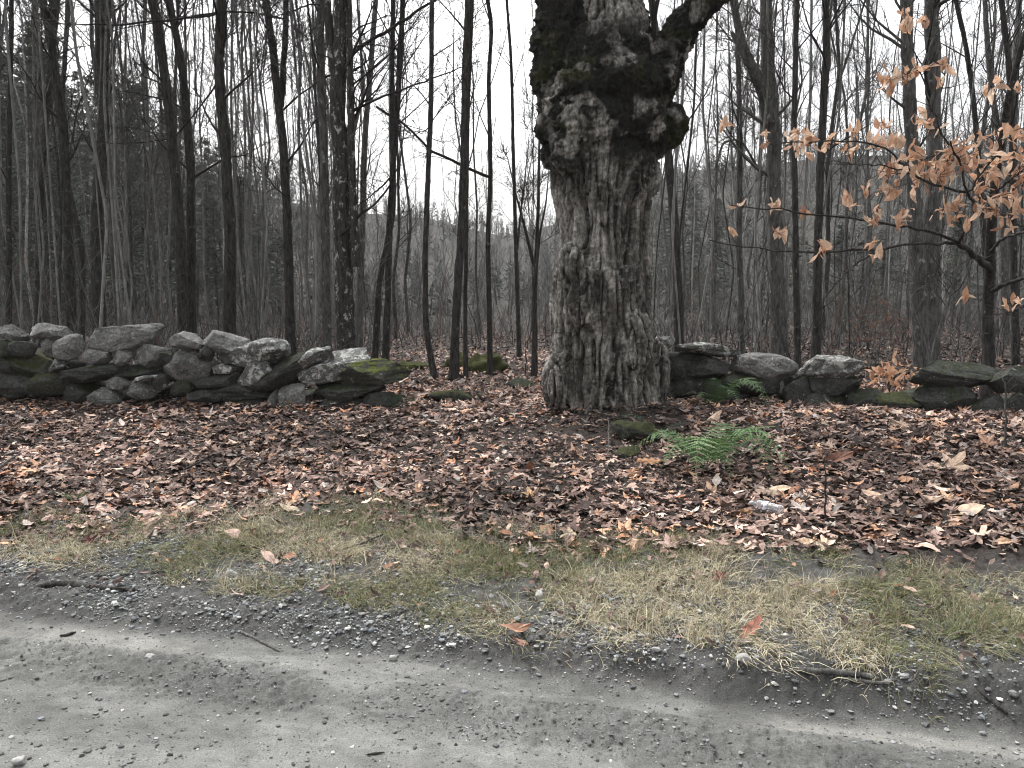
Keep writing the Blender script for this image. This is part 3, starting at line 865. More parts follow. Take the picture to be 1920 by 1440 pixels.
    # burls
    for b in ((1258, 236, -0.10, 56, 76, 60), (1244, 150, -0.05, 40, 60, 60), (1232, 190, -0.2, 40, 40, 40), (1010, 135, 0.0, 22, 40, 40), (1230, 272, -0.22, 36, 60, 50), (1030, 245, -0.15, 54, 60, 60), (1026, 292, -0.05, 26, 50, 40), (1016, 150, -0.05, 36, 66, 60), (1014, 78, -0.1, 26, 44, 50),
              (1090, 165, -0.42, 110, 70, 70), (1180, 150, -0.42, 110, 80, 80), (1120, 230, -0.46, 130, 90, 60), (1200, 225, -0.42, 90, 90, 60), (1235, 150, -0.18, 60, 70, 70), (1050, 200, -0.36, 50, 60, 60),
              (1070, 285, -0.42, 70, 80, 50), (1160, 290, -0.44, 90, 60, 40), (1110, 560, -0.46, 90, 120, 40), (1210, 330, -0.36, 60, 90, 40), (1195, 640, -0.42, 60, 130, 50), (1045, 720, -0.30, 60, 120, 60), (1235, 700, -0.05, 40, 140, 60), (1075, 500, -0.40, 60, 90, 40)):
        blob(*b)
    V, F = cat_meshes(items)
    me = bpy.data.meshes.new("maple_rough")
    me.from_pydata(V.tolist(), [], F.tolist()); me.update()
    tmp = bpy.data.objects.new("maple_rough", me); scene.collection.objects.link(tmp)
    md = tmp.modifiers.new("r", 'REMESH'); md.mode = 'VOXEL'; md.voxel_size = 0.0115; md.use_smooth_shade = True
    ms = tmp.modifiers.new("s", 'SMOOTH'); ms.factor = 0.5; ms.iterations = 9
    dg = bpy.context.evaluated_depsgraph_get(); dg.update()
    ev = tmp.evaluated_get(dg); em = ev.to_mesh()
    nv = len(em.vertices)
    V = np.zeros(nv * 3); em.vertices.foreach_get("co", V); V = V.reshape(-1, 3)
    N = np.zeros(nv * 3); em.vertices.foreach_get("normal", N); N = N.reshape(-1, 3)
    nl = len(em.loops); li = np.zeros(nl, np.int32); em.loops.foreach_get("vertex_index", li)
    ls = np.zeros(len(em.polygons), np.int32); em.polygons.foreach_get("loop_total", ls)
    assert (ls == 4).all()
    Fq = li.reshape(-1, 4)
    ev.to_mesh_clear(); bpy.data.objects.remove(tmp); bpy.data.meshes.remove(me)
    # bark relief: long furrows, plates, and rough lumps in the burl zone
    z = V[:, 2]
    zb = atd(1120, 318, D)[2]                                   # burls start above this height
    zt = atd(1120, 85, D)[2]
    burl = sstep(zb - 0.25, zb + 0.25, z + 0.35 * (fbm(V * 2.2, 3, 71) - 0.5))
    centre = np.interp(z, Cc[:, 2], Cc[:, 0])
    up_trunk = sstep(zt - 0.15, zt + 0.25, z) * (np.abs(V[:, 0] - centre) < 0.36) * (V[:, 0] > centre - 0.34)
    burl = burl * (1 - 0.85 * up_trunk)
    warp = np.stack([fbm(V * np.array([3, 3, 1.2]), 3, s_) for s_ in (72, 73, 74)], -1) - 0.5
    Q = (V + warp * np.array([0.15, 0.15, 0.3])) * np.array([13, 13, 0.85])
    f1 = fbm(Q, 2, 75)
    ridge = 1 - np.abs(2 * f1 - 1) * 4.2                        # peaks in the furrows
    furrow = np.clip(ridge, 0, 1) ** 1.2
    Q2 = (V + warp * 0.12) * np.array([27, 27, 2.0])
    f2 = np.clip(1 - np.abs(2 * fbm(Q2, 2, 76) - 1) * 4.5, 0, 1) ** 1.2
    lump = fbm(V * 6, 4, 77, 0.62) - 0.5
    lump2 = fbm(V * 19, 4, 78, 0.65) - 0.5
    disp = (1 - burl) * (-0.050 * furrow - 0.020 * f2 + 0.045 * (fbm(V * np.array([4, 4, 2.0]), 3, 79) - 0.5) + 0.018 * lump2 + 0.02 * (fbm(V * 42, 2, 88) - 0.5)) + burl * (0.12 * lump + 0.085 * lump2 + 0.03 * (fbm(V * 42, 2, 88) - 0.5))
    V2 = V + N * disp[:, None]
    # colours: weathered plates, darker colour along the fissures, black moss over the burls
    pn = fbm(V * np.array([7, 7, 3.5]), 4, 81)[:, None]; fn = fbm(V * 45, 3, 82)[:, None]
    bark = np.array([0.115, 0.107, 0.096]) * (1 - sstep(0.36, 0.62, pn)) + np.array([0.285, 0.270, 0.246]) * sstep(0.36, 0.62, pn)
    bark = bark * (0.35 + 1.3 * fn)
    cr = np.clip(1 - np.abs(2 * fbm((V + warp * 0.1) * np.array([9, 9, 17]), 2, 89) - 1) * 7, 0, 1) * sstep(0.45, 0.6, fbm(V * 4, 2, 90))
    fs = np.clip(furrow * 0.8 + f2 * 0.40 + cr * 0.5, 0, 1)[:, None]
    bark = bark * (1 - fs) + np.array([0.030, 0.0265, 0.024]) * fs
    lich = 0.6 * sstep(0.60, 0.66, fbm(V * 24, 4, 84))[:, None] * sstep(0.45, 0.6, fbm(V * 2.0, 2, 85))[:, None]
    bark = bark * (1 - lich) + np.array([0.27, 0.272, 0.255]) * lich
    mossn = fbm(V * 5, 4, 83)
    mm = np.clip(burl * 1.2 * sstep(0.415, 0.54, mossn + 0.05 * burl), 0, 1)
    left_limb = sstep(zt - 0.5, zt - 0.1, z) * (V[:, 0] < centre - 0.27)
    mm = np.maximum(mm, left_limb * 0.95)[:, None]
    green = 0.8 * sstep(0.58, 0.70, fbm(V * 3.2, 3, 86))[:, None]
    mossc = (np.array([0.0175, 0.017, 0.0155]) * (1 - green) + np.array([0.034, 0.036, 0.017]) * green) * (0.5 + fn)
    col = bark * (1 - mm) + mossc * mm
    base = sstep(0.75, 0.5, z)[:, None] * 0 
    e = thing("old_maple", "huge old maple with furrowed grey bark and black mossy burls", "tree", (0.98, D, 0.45))
    mk("trunk", V2, Fq, M_MAPLE, e, (0.98, D, 0.45), col=col)
    # twigs out of the bough and epicormic shoots
    it = [bare_crown(PB, RB, 16, 1.6, 5, 4, 0.45, 0.3)]
    sh = atd([1222, 1224, 1228, 1060], [100, 95, 90, 40], D - 0.1)
    sh2, r2 = grow(sh, np.array([[-0.05, 0, 1], [-0.12, 0, 1], [0.02, 0, 1], [-0.4, 0, 1.0]]), np.array([1.6, 1.0, 0.8, 0.8]), 8, 0.06, 0.02, np.full(4, 0.016), np.full(4, 0.005))
    it.append(tubes(sh2, r2, 5))
    Vt, Ft = cat_meshes(it)
    mk("crown", Vt, Ft, M_TWIG_DARK, e, (0.98, D, 0.45))
def mat_maple():
    m, n, l, b = new_mat("maple_bark")
    at_ = n.new("ShaderNodeAttribute"); at_.attribute_name = "Col"
    t = noise_node(n, l, 34, 8, 0.75, stretch=(1, 1, 0.32))
    rp = ramp(n, l, t.outputs['Fac'], [(0.36, (0.35,) * 3), (0.66, (1.7,) * 3)])
    t2 = noise_node(n, l, 110, 4, 0.7)
    rp2 = ramp(n, l, t2.outputs['Fac'], [(0.35, (0.7,) * 3), (0.65, (1.35,) * 3)])
    c = mixc(n, l, 1.0, mixc(n, l, 1.0, at_.outputs['Color'], rp.outputs[0], 'MULTIPLY'), rp2.outputs[0], 'MULTIPLY')
    l.new(c, b.inputs['Base Color'])
    b.inputs['Roughness'].default_value = 0.95
    b.inputs['Specular IOR Level'].default_value = 0.12
    bump(n, l, b, t.outputs['Fac'], 1.0, 0.03)
    return m
M_MAPLE = mat_maple()
build_maple()

# ------------------------------------------------------------------ dry stone walls
def stone_shape(w, d, h, seed, boxy=2.6, strata=0.0, rough=0.10, sub=ICO4):
    r_ = np.random.default_rng(seed)
    V = sub[0].copy()
    rr = 1 / (np.abs(V) ** boxy).sum(1) ** (1 / boxy)
    V = V * rr[:, None]
    for _ in range(r_.integers(12, 20)):
        n = r_.normal(0, 1, 3); n /= np.linalg.norm(n)
        c = r_.uniform(0.58, 0.95)
        q = V @ n
        over = np.clip(q - c, 0, None)
        V = V - n * (over * 0.97)[:, None]
    nn = fbm(V * 1.6 + seed * 1.37, 3, seed % 97) - 0.5
    n2 = fbm(V * 5.5 + seed * 0.71, 4, seed % 89, 0.6) - 0.5
    n3 = np.abs(fbm(V * 3.0 + seed * 0.31, 3, seed % 83) - 0.5)
    V = V * (1.04 + rough * 3.0 * nn + rough * 1.5 * n2 - rough * 1.1 * (n3 < 0.035) * (0.035 - n3) / 0.035)[:, None]
    V = V * (1 + 0.085 * (fbm(V * 8 + seed * 0.53, 5, seed % 79, 0.68) - 0.5))[:, None]
    V = V * np.array([w / 2, d / 2, h / 2])
    if strata:
        k = fbm(np.stack([V[:, 0] * 1.5, V[:, 1] * 1.5, V[:, 2] * 55], -1) + seed, 3, 5) - 0.5
        V[:, :2] *= (1 + strata * k)[:, None]
    return V, sub[1]

def rotY(V, deg):
    a = R(deg); c, s = math.cos(a), math.sin(a)
    return np.stack([c * V[:, 0] - s * V[:, 2], V[:, 1], s * V[:, 0] + c * V[:, 2]], -1)

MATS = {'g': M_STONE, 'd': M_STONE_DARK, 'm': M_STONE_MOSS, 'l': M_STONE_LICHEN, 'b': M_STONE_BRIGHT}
KIND = {'g': "grey rounded stone", 'd': "dark stone", 'm': "moss covered stone", 'l': "stone with pale lichen spots"}
def wall(label, specs, Dfun, fill_px, fill_n, topfun, botfun):
    cx = np.mean([s[0] for s in specs])
    o = atd(cx, 750, Dfun(cx))
    e = thing("stone_wall", label, "stone wall", (o[0], Dfun(cx), float(height(o[0], Dfun(cx), False))))
    org = np.array(e.location)
    for i, (px, py, w, h, rot, k, fl, bx) in enumerate(specs):
        D = Dfun(px)
        m = D / F_PX
        dep = min(max(w * m * 0.75, 0.22), 0.55)
        big_ = 1.16 if (px > 1200 and py > 715) else 1.06
        V, F = stone_shape(w * m * 1.10 * big_, dep, h * m * 1.14 * big_, 1000 + i * 13 + int(px), bx, 0.12 if fl else 0.0, 0.05 if fl else 0.065, ICO5)
        V = rotY(V, rot)
        c = atd(px, py, D + rng.uniform(-0.03, 0.05))
        k_ = 1.0
        c[1] = D + dep / 2 - 0.2 + rng.uniform(-0.04, 0.05)
        mk("stone", V + c, F, MATS[k], e, org)
    for q in range(fill_n):                       # the heart and the far face of the wall
        px = fill_px[0] + (fill_px[1] - fill_px[0]) * (q + rng.random()) / fill_n
        D = Dfun(px) + rng.uniform(0.30, 0.55)
        yb, yt = botfun(px), topfun(px)
        py = yt + (yb - yt) * rng.uniform(0.25, 0.9)
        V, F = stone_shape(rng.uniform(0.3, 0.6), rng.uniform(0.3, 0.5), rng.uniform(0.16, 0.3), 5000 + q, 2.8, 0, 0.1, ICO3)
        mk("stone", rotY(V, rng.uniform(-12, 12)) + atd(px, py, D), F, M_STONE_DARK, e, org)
    return e

gb = at([0, 300, 700, 1300, 1900], [748, 760, 772, 760, 795])
print("wall base distances", gb[:, 1], "maple", at1(1130, 785))
DL = lambda px: np.interp(px, [-300, 0, 760], [9.15, 9.0, 8.55])
DR = lambda px: np.interp(px, [1200, 1920, 2300], [8.75, 8.05, 7.8])
LEFT = [
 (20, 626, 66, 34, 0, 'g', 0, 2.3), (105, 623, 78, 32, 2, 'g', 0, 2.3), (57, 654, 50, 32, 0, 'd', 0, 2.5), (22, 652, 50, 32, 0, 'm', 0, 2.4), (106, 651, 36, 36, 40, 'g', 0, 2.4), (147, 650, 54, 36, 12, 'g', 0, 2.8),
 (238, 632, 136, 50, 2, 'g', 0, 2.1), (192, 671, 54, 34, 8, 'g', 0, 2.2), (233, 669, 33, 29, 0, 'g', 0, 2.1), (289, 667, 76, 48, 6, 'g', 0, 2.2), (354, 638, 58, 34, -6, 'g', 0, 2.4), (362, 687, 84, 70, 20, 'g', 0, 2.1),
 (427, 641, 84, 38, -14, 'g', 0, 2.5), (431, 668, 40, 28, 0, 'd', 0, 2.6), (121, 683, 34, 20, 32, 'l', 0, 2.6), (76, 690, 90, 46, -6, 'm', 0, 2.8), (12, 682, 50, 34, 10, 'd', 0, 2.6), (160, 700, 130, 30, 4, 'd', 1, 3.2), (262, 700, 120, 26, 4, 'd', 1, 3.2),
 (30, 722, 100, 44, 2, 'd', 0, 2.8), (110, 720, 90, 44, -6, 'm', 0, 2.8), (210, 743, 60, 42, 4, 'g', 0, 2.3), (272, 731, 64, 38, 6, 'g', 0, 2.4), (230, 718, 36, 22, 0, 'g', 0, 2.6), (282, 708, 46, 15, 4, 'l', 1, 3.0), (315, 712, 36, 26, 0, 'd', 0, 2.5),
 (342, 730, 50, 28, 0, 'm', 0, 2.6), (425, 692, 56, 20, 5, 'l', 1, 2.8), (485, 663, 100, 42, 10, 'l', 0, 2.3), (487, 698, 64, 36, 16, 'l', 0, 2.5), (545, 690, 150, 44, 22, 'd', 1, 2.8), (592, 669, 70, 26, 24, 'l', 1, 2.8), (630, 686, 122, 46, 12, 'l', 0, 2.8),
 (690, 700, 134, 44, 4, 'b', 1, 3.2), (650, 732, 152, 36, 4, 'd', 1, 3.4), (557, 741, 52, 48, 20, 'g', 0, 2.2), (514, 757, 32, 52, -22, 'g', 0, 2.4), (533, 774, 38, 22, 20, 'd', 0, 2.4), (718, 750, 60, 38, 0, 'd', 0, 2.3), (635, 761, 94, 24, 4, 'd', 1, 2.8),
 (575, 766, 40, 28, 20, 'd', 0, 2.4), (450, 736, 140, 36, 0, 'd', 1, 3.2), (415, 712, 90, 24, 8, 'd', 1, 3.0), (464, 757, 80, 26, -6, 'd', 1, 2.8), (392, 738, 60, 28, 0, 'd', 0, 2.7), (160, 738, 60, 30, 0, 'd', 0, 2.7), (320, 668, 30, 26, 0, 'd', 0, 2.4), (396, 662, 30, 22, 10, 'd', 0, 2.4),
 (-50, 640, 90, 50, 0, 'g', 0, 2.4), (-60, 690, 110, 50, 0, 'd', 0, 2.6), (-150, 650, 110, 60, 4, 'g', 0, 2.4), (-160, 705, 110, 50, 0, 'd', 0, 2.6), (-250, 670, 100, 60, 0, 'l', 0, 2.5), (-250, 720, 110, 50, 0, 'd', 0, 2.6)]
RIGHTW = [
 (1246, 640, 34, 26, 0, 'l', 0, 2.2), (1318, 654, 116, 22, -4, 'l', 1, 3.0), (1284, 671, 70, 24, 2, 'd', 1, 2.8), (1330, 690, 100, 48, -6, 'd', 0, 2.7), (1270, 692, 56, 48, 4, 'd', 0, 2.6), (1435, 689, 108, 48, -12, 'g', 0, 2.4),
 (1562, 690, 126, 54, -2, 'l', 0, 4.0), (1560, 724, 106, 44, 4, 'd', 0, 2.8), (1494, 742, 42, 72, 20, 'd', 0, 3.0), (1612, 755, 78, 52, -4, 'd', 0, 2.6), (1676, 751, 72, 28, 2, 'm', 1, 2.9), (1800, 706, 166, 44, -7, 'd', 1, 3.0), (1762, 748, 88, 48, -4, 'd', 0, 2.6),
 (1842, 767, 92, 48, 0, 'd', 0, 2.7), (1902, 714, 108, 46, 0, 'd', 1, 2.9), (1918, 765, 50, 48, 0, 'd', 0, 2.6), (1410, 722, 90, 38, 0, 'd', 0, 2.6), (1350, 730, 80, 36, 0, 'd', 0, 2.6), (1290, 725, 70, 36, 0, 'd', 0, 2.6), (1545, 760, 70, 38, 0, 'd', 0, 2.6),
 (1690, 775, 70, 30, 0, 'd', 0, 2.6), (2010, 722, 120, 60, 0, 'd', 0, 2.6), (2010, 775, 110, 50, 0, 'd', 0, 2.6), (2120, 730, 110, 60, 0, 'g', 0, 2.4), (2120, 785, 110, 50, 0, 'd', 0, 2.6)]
wall("long heaped dry stone wall of grey rounded boulders with a mossy green end", LEFT, DL, (-260, 730), 34, lambda p: np.interp(p, [0, 400, 760], [640, 655, 700]), lambda p: 760)
wall("low broken dry stone wall topped by a lichen covered block, past the maple", RIGHTW, DR, (1300, 2120), 20, lambda p: np.interp(p, [1230, 1640, 1690, 1720, 2100], [665, 715, 760, 715, 725]), lambda p: 790)

def loose_stone(label, px, py, w, h, k, rot=0, sink=0.2, boxy=2.5, name="loose_stone", cat="stone", group=None, mat=None, sub=ICO4, dd=0.8):
    g = at1(px, py)
    m = g[1] / F_PX
    V, F = stone_shape(w * m, w * m * dd, h * m, int(px * 7 + py), boxy, 0, 0.09, sub)
    V = rotY(V, rot)
    g[2] = float(height(g[0], g[1] + w * m * 0.3, False)) + h * m * (0.5 - sink)
    o = mk(name, V + g, F, mat or MATS[k], None, g)
    return tag(o, label, cat, group)
loose_stone("mossy green rock at the foot of the big maple beside a fern", 1190, 822, 96, 54, 'm', -10, 0.32)
loose_stone("small dark mossy rock below the mossy rock at the maple's foot", 1178, 856, 58, 34, 'm', 0, 0.45)
loose_stone("dark squat rock among leaves in the gap, next to the maple", 972, 732, 60, 30, 'd', 0, 0.2)
loose_stone("long low moss topped stone lying in the gap beyond the wall end", 848, 752, 86, 34, 'm', 3, 0.25, 2.8)
loose_stone("grey stone half buried in leaves in front of the low wall's first boulders", 1330, 722, 50, 22, 'd', 0, 0.3)

# ------------------------------------------------------------------ leaf litter
def leaf_template(kind):
    if kind == 'maple':
        a = [-90, -62, -40, -22, -5, 12, 28, 40, 52, 66, 78, 90]
        r = [0.30, 0.42, 0.50, 0.62, 0.36, 0.50, 0.86, 0.62, 0.50, 0.46, 0.78, 1.0]
        p = [(r_ * math.cos(R(t)), r_ * math.sin(R(t))) for t, r_ in zip(a, r)]
        p = p + [(-x, y) for x, y in p[-2:0:-1]]
    elif kind == 'oak':
        h = [(0.05, -0.95), (0.22, -0.6), (0.14, -0.45), (0.40, -0.15), (0.2, 0.05), (0.48, 0.4), (0.24, 0.5), (0.3, 0.8), (0.08, 0.98)]
        p = h + [(-x, y) for x, y in h[::-1]]
    else:
        h = [(0.03, -0.95), (0.28, -0.55), (0.42, -0.1), (0.36, 0.35), (0.16, 0.75), (0.0, 1.0)]
        p = h + [(-x, y) for x, y in h[-2::-1]]
    p = np.array([(0, 0)] + p)
    n = len(p) - 1
    f = np.array([[0, 1 + i, 1 + (i + 1) % n] for i in range(n)])
    return p * 0.5, f
TPL = {k: leaf_template(k) for k in ('maple', 'oak', 'oval')}

def leaves(kind, pos, size, nrm, curl, yaw=None):
    T, F = TPL[kind]
    N = len(pos)
    nrm = nrm / np.linalg.norm(nrm, axis=1, keepdims=True)
    yaw = rng.uniform(0, 6.283, N) if yaw is None else yaw
    a = np.stack([np.cos(yaw), np.sin(yaw), np.zeros(N)], -1)
    a -= (a * nrm).sum(1, keepdims=True) * nrm; a /= np.linalg.norm(a, axis=1, keepdims=True)
    b = np.cross(nrm, a)
    x, y = T[:, 0], T[:, 1]
    k1, k2, k3 = (rng.normal(0, 1, (N, 1)) * curl for _ in range(3))
    zc = (k1 * 2.2 + 0.4 * curl) * x ** 2 + k2 * 1.6 * y ** 2 + k3 * 1.2 * x * y + rng.normal(0, 0.09, (N, len(T))) * curl
    sq = 1 - 0.25 * np.abs(k1)
    V = pos[:, None] + size[:, None, None] * (a[:, None] * (x[None] * sq)[..., None] + b[:, None] * y[None, :, None] + nrm[:, None] * zc[..., None])
    Fa = (F[None] + (np.arange(N) * len(T))[:, None, None]).reshape(-1, 3)
    return V.reshape(-1, 3), Fa, len(T)

PAL = np.array([[0.044, 0.029, 0.026], [0.080, 0.053, 0.046], [0.130, 0.090, 0.077], [0.19, 0.135, 0.12], [0.28, 0.205, 0.175], [0.40, 0.31, 0.26], [0.19, 0.095, 0.058], [0.28, 0.17, 0.115], [0.21, 0.185, 0.175]]) * np.array([1.0, 0.98, 0.94])
PW = np.array([0.22, 0.20, 0.18, 0.13, 0.07, 0.035, 0.03, 0.06, 0.07])
PW = PW / PW.sum()
def build_litter():
    items, cols = [], []
    def add(kind, pos, size, tilt, curl, dark=None):
        N = len(pos)
        nrm = np.array([0, 0, 1.0]) + rng.normal(0, 1, (N, 3)) * tilt * np.array([1, 1, 0])
        V, F, k = leaves(kind, pos, size, nrm, curl)
        c = PAL[rng.choice(len(PAL), N, p=PW)] * rng.uniform(0.75, 1.25, (N, 1))
        if dark is not None: c = c * dark[:, None]
        items.append((V, F)); cols.append(np.repeat(c, k, 0))
    # near bank
    N = 40000
    y = rng.uniform(4.2, 10.2, N); x = rng.uniform(-1, 1, N) * (1.6 + y * 0.80)
    v = vcoord(x, y)
    P = np.stack([x, y, 0 * x], -1)
    dens = sstep(-0.42, 0.12, v - V_LEAF(x) + 0.55 * (fbm(P * 1.7, 3, 91) - 0.5))
    keep = rng.random(N) < dens
    x, y = x[keep], y[keep]; N = len(x)
    P = np.stack([x, y, 0 * x], -1)
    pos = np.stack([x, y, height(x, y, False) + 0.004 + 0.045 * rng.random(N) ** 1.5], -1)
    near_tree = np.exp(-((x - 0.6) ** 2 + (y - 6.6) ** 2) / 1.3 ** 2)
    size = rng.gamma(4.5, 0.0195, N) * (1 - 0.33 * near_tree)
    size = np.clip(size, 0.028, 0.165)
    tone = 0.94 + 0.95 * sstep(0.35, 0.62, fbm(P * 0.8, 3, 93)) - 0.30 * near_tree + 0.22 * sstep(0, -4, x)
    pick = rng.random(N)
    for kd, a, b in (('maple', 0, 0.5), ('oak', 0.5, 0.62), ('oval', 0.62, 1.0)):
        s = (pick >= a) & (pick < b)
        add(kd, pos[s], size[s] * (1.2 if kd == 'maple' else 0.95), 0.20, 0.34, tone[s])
    # stragglers on grass and gravel
    N = 5000
    y = rng.uniform(3.0, 6.5, N); x = rng.uniform(-1, 1, N) * (0.6 + y * 0.75)
    v = vcoord(x, y); k = (v > 0.15) & (rng.random(N) < 0.25 + 0.5 * sstep(0.3, 1.2, v)); x, y = x[k], y[k]
    add('oval', np.stack([x, y, height(x, y, False) + 0.02 + 0.04 * rng.random(len(x))], -1), rng.uniform(0.02, 0.085, len(x)), 0.35, 0.4)
    # large pale leaves blown in last, lying on top
    N = 260
    y = rng.uniform(5.0, 8.6, N); x = rng.uniform(-1, 1, N) * (1.0 + y * 0.75)
    k = (rng.random(N) < 0.35 + 0.65 * (x > 1.2)) & (vcoord(x, y) > V_LEAF(x)); x, y = x[k], y[k]; N = len(x)
    nrm = np.array([0, -0.25, 1.0]) + rng.normal(0, 0.25, (N, 3)) * np.array([1, 1, 0])
    V, F, k = leaves('maple', np.stack([x, y, height(x, y, False) + 0.055], -1), rng.uniform(0.10, 0.17, N), nrm, 0.4)
    c = np.array([[0.36, 0.27, 0.215], [0.42, 0.32, 0.26], [0.30, 0.19, 0.135], [0.26, 0.19, 0.165]])[rng.integers(0, 4, N)] * rng.uniform(0.8, 1.2, (N, 1))
    items.append((V, F)); cols.append(np.repeat(c, k, 0))
    # woods floor behind the wall
    N = 60000
    y = 9.2 + 34 * rng.random(N) ** 1.6; x = rng.uniform(-1, 1, N) * (2 + y * 0.8)
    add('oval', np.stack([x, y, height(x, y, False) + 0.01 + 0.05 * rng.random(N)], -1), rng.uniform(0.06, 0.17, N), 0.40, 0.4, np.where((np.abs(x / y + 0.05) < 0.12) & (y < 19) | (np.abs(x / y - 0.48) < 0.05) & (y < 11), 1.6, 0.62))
    V, F = cat_meshes(items)
    tag(mk("leaf_litter", V, F, M_LEAF, col=np.concatenate(cols), smooth=False), "brown and tan fallen leaves covering the bank and forest floor", "leaves", kind='stuff')
build_litter()

BIG = [  # px, py, length px, kind, colour, label
 (1452, 930, 58, 'oval', (0.48, 0.37, 0.27), "large pale tan leaf arched just above the plastic bottle"),
 (1332, 930, 52, 'maple', (0.34, 0.23, 0.16), "broad tan maple leaf upright in dark litter below the big fern"),
 (995, 940, 44, 'maple', (0.40, 0.26, 0.16), "orange tan maple leaf with a dark spot lying alone in dark litter"),
 (1548, 1036, 52, 'maple', (0.58, 0.48, 0.38), "whitish maple leaf at the litter's edge above yellow grass"),
 (1510, 1028, 32, 'oval', (0.46, 0.33, 0.23), "small peach leaf touching the whitish maple leaf"),
 (1068, 1012, 46, 'maple', (0.44, 0.36, 0.27), "cream ragged maple leaf standing on edge among dark leaves"),
 (1786, 886, 68, 'maple', (0.50, 0.38, 0.29), "largest pale maple leaf on the bank below the mossy slabs"),
 (1748, 884, 46, 'oval', (0.46, 0.34, 0.25), "pale narrow leaf leaning against the largest pale maple leaf"),
 (1812, 968, 62, 'oval', (0.50, 0.38, 0.28), "long pale leaf pointing down the bank below the others"),
 (1776, 944, 44, 'maple', (0.42, 0.27, 0.18), "curled light brown leaf above the long pale leaf"),
 (1744, 948, 38, 'oval', (0.48, 0.36, 0.28), "short pale leaf beside the curled light brown leaf"),
 (1638, 940, 42, 'oval', (0.44, 0.32, 0.24), "pale oblong leaf lying between dark stalk and curled leaf"),
 (1682, 780, 34, 'maple', (0.42, 0.33, 0.27), "pale pinkish leaf in front of the low wall's mossy slab"),
 (1690, 806, 48, 'maple', (0.30, 0.22, 0.17), "wide buff leaf just below the pinkish leaf by the low wall"),
 (1850, 842, 48, 'maple', (0.34, 0.21, 0.15), "two toned brown leaf standing up below the mossy slabs' end"),
 (1905, 798, 34, 'oval', (0.42, 0.31, 0.25), "pale leaf beside the thin bare shoot in front of the low wall"),
 (966, 1196, 58, 'oval', (0.27, 0.155, 0.105), "orange brown broad leaf at the grass edge beside the road"),
 (976, 1220, 34, 'oval', (0.22, 0.12, 0.095), "small reddish leaf curled under the orange brown one by the road"),
 (505, 1056, 42, 'oval', (0.46, 0.33, 0.28), "pink tan leaf lying in the grass verge, paired with a small orange leaf"),
 (543, 1054, 26, 'oval', (0.34, 0.19, 0.13), "small orange leaf beside the pink tan leaf in the grass"),
 (543, 962, 42, 'oval', (0.45, 0.36, 0.27), "cream oblong leaf at the top of the grass verge"),
 (1410, 1192, 56, 'oak', (0.30, 0.12, 0.09), "red lobed leaf lying at the foot of the yellow grass"),
 (1192, 1030, 52, 'maple', (0.36, 0.24, 0.17), "tan maple leaf resting on grass tips below the fern clump"),
 (1875, 1027, 34, 'oval', (0.40, 0.27, 0.18), "light orange leaf alone in dark litter near the frame edge"),
 (1572, 868, 56, 'oval', (0.17, 0.085, 0.06), "rusty red brown leaf in the middle of the bank"),
 (1218, 874, 46, 'oak', (0.36, 0.20, 0.11), "orange lobed leaf below the mossy rock at the maple's foot"),
 (1184, 896, 48, 'maple', (0.34, 0.20, 0.13), "orange brown maple leaf below the orange lobed leaf"),
 (1338, 792, 44, 'oval', (0.46, 0.34, 0.26), "pale leaf lying between the two fern clumps"),
 (1350, 1096, 40, 'maple', (0.10, 0.04, 0.03), "dark red brown leaf stuck in the yellow grass"),
 (440, 1012, 46, 'oval', (0.38, 0.27, 0.23), "pinkish leaf at the top edge of the green verge"),
 (1395, 972, 52, 'oak', (0.30, 0.18, 0.10), "rusty orange leaf touching the plastic bottle's neck end"),
 (285, 988, 34, 'oval', (0.42, 0.31, 0.25), "pale narrow leaf between two grass tufts near the long wall side"),
 (1275, 1028, 44, 'oval', (0.40, 0.28, 0.16), "yellowish folded leaf poking from grass"),
 (165, 1025, 40, 'maple', (0.09, 0.035, 0.028), "dark maroon clump of leaf in the verge grass"),
 (860, 888, 32, 'oval', (0.44, 0.34, 0.28), "small cream leaf in the middle of the dark litter"),
 (1120, 972, 38, 'maple', (0.33, 0.21, 0.15), "dull orange leaf below the dark litter by the cream ragged leaf"),
]
for px, py, L, kd, c, lab in BIG:
    g = at1(px, py); s = L * np.linalg.norm(g - CAM) / F_PX * 1.05
    g[2] += 0.04
    view = (CAM - g) / np.linalg.norm(CAM - g)
    nr = np.array([[0, 0, 1.0]]) * 0.9 + view * 0.75 + rng.normal(0, 0.18, (1, 3))
    yaw = np.array([rng.uniform(0, 6.28)]) if kd == 'maple' else np.array([R(90) + rng.normal(0, 0.4)])
    V, F, k = leaves(kd, g[None], np.array([s]), nr, 0.42, yaw)
    tag(mk("fallen_leaf", V, F, M_LEAF, None, g, col=np.tile(c, (k, 1)), smooth=False), lab, "leaf", "large leaves lying on top of the litter")

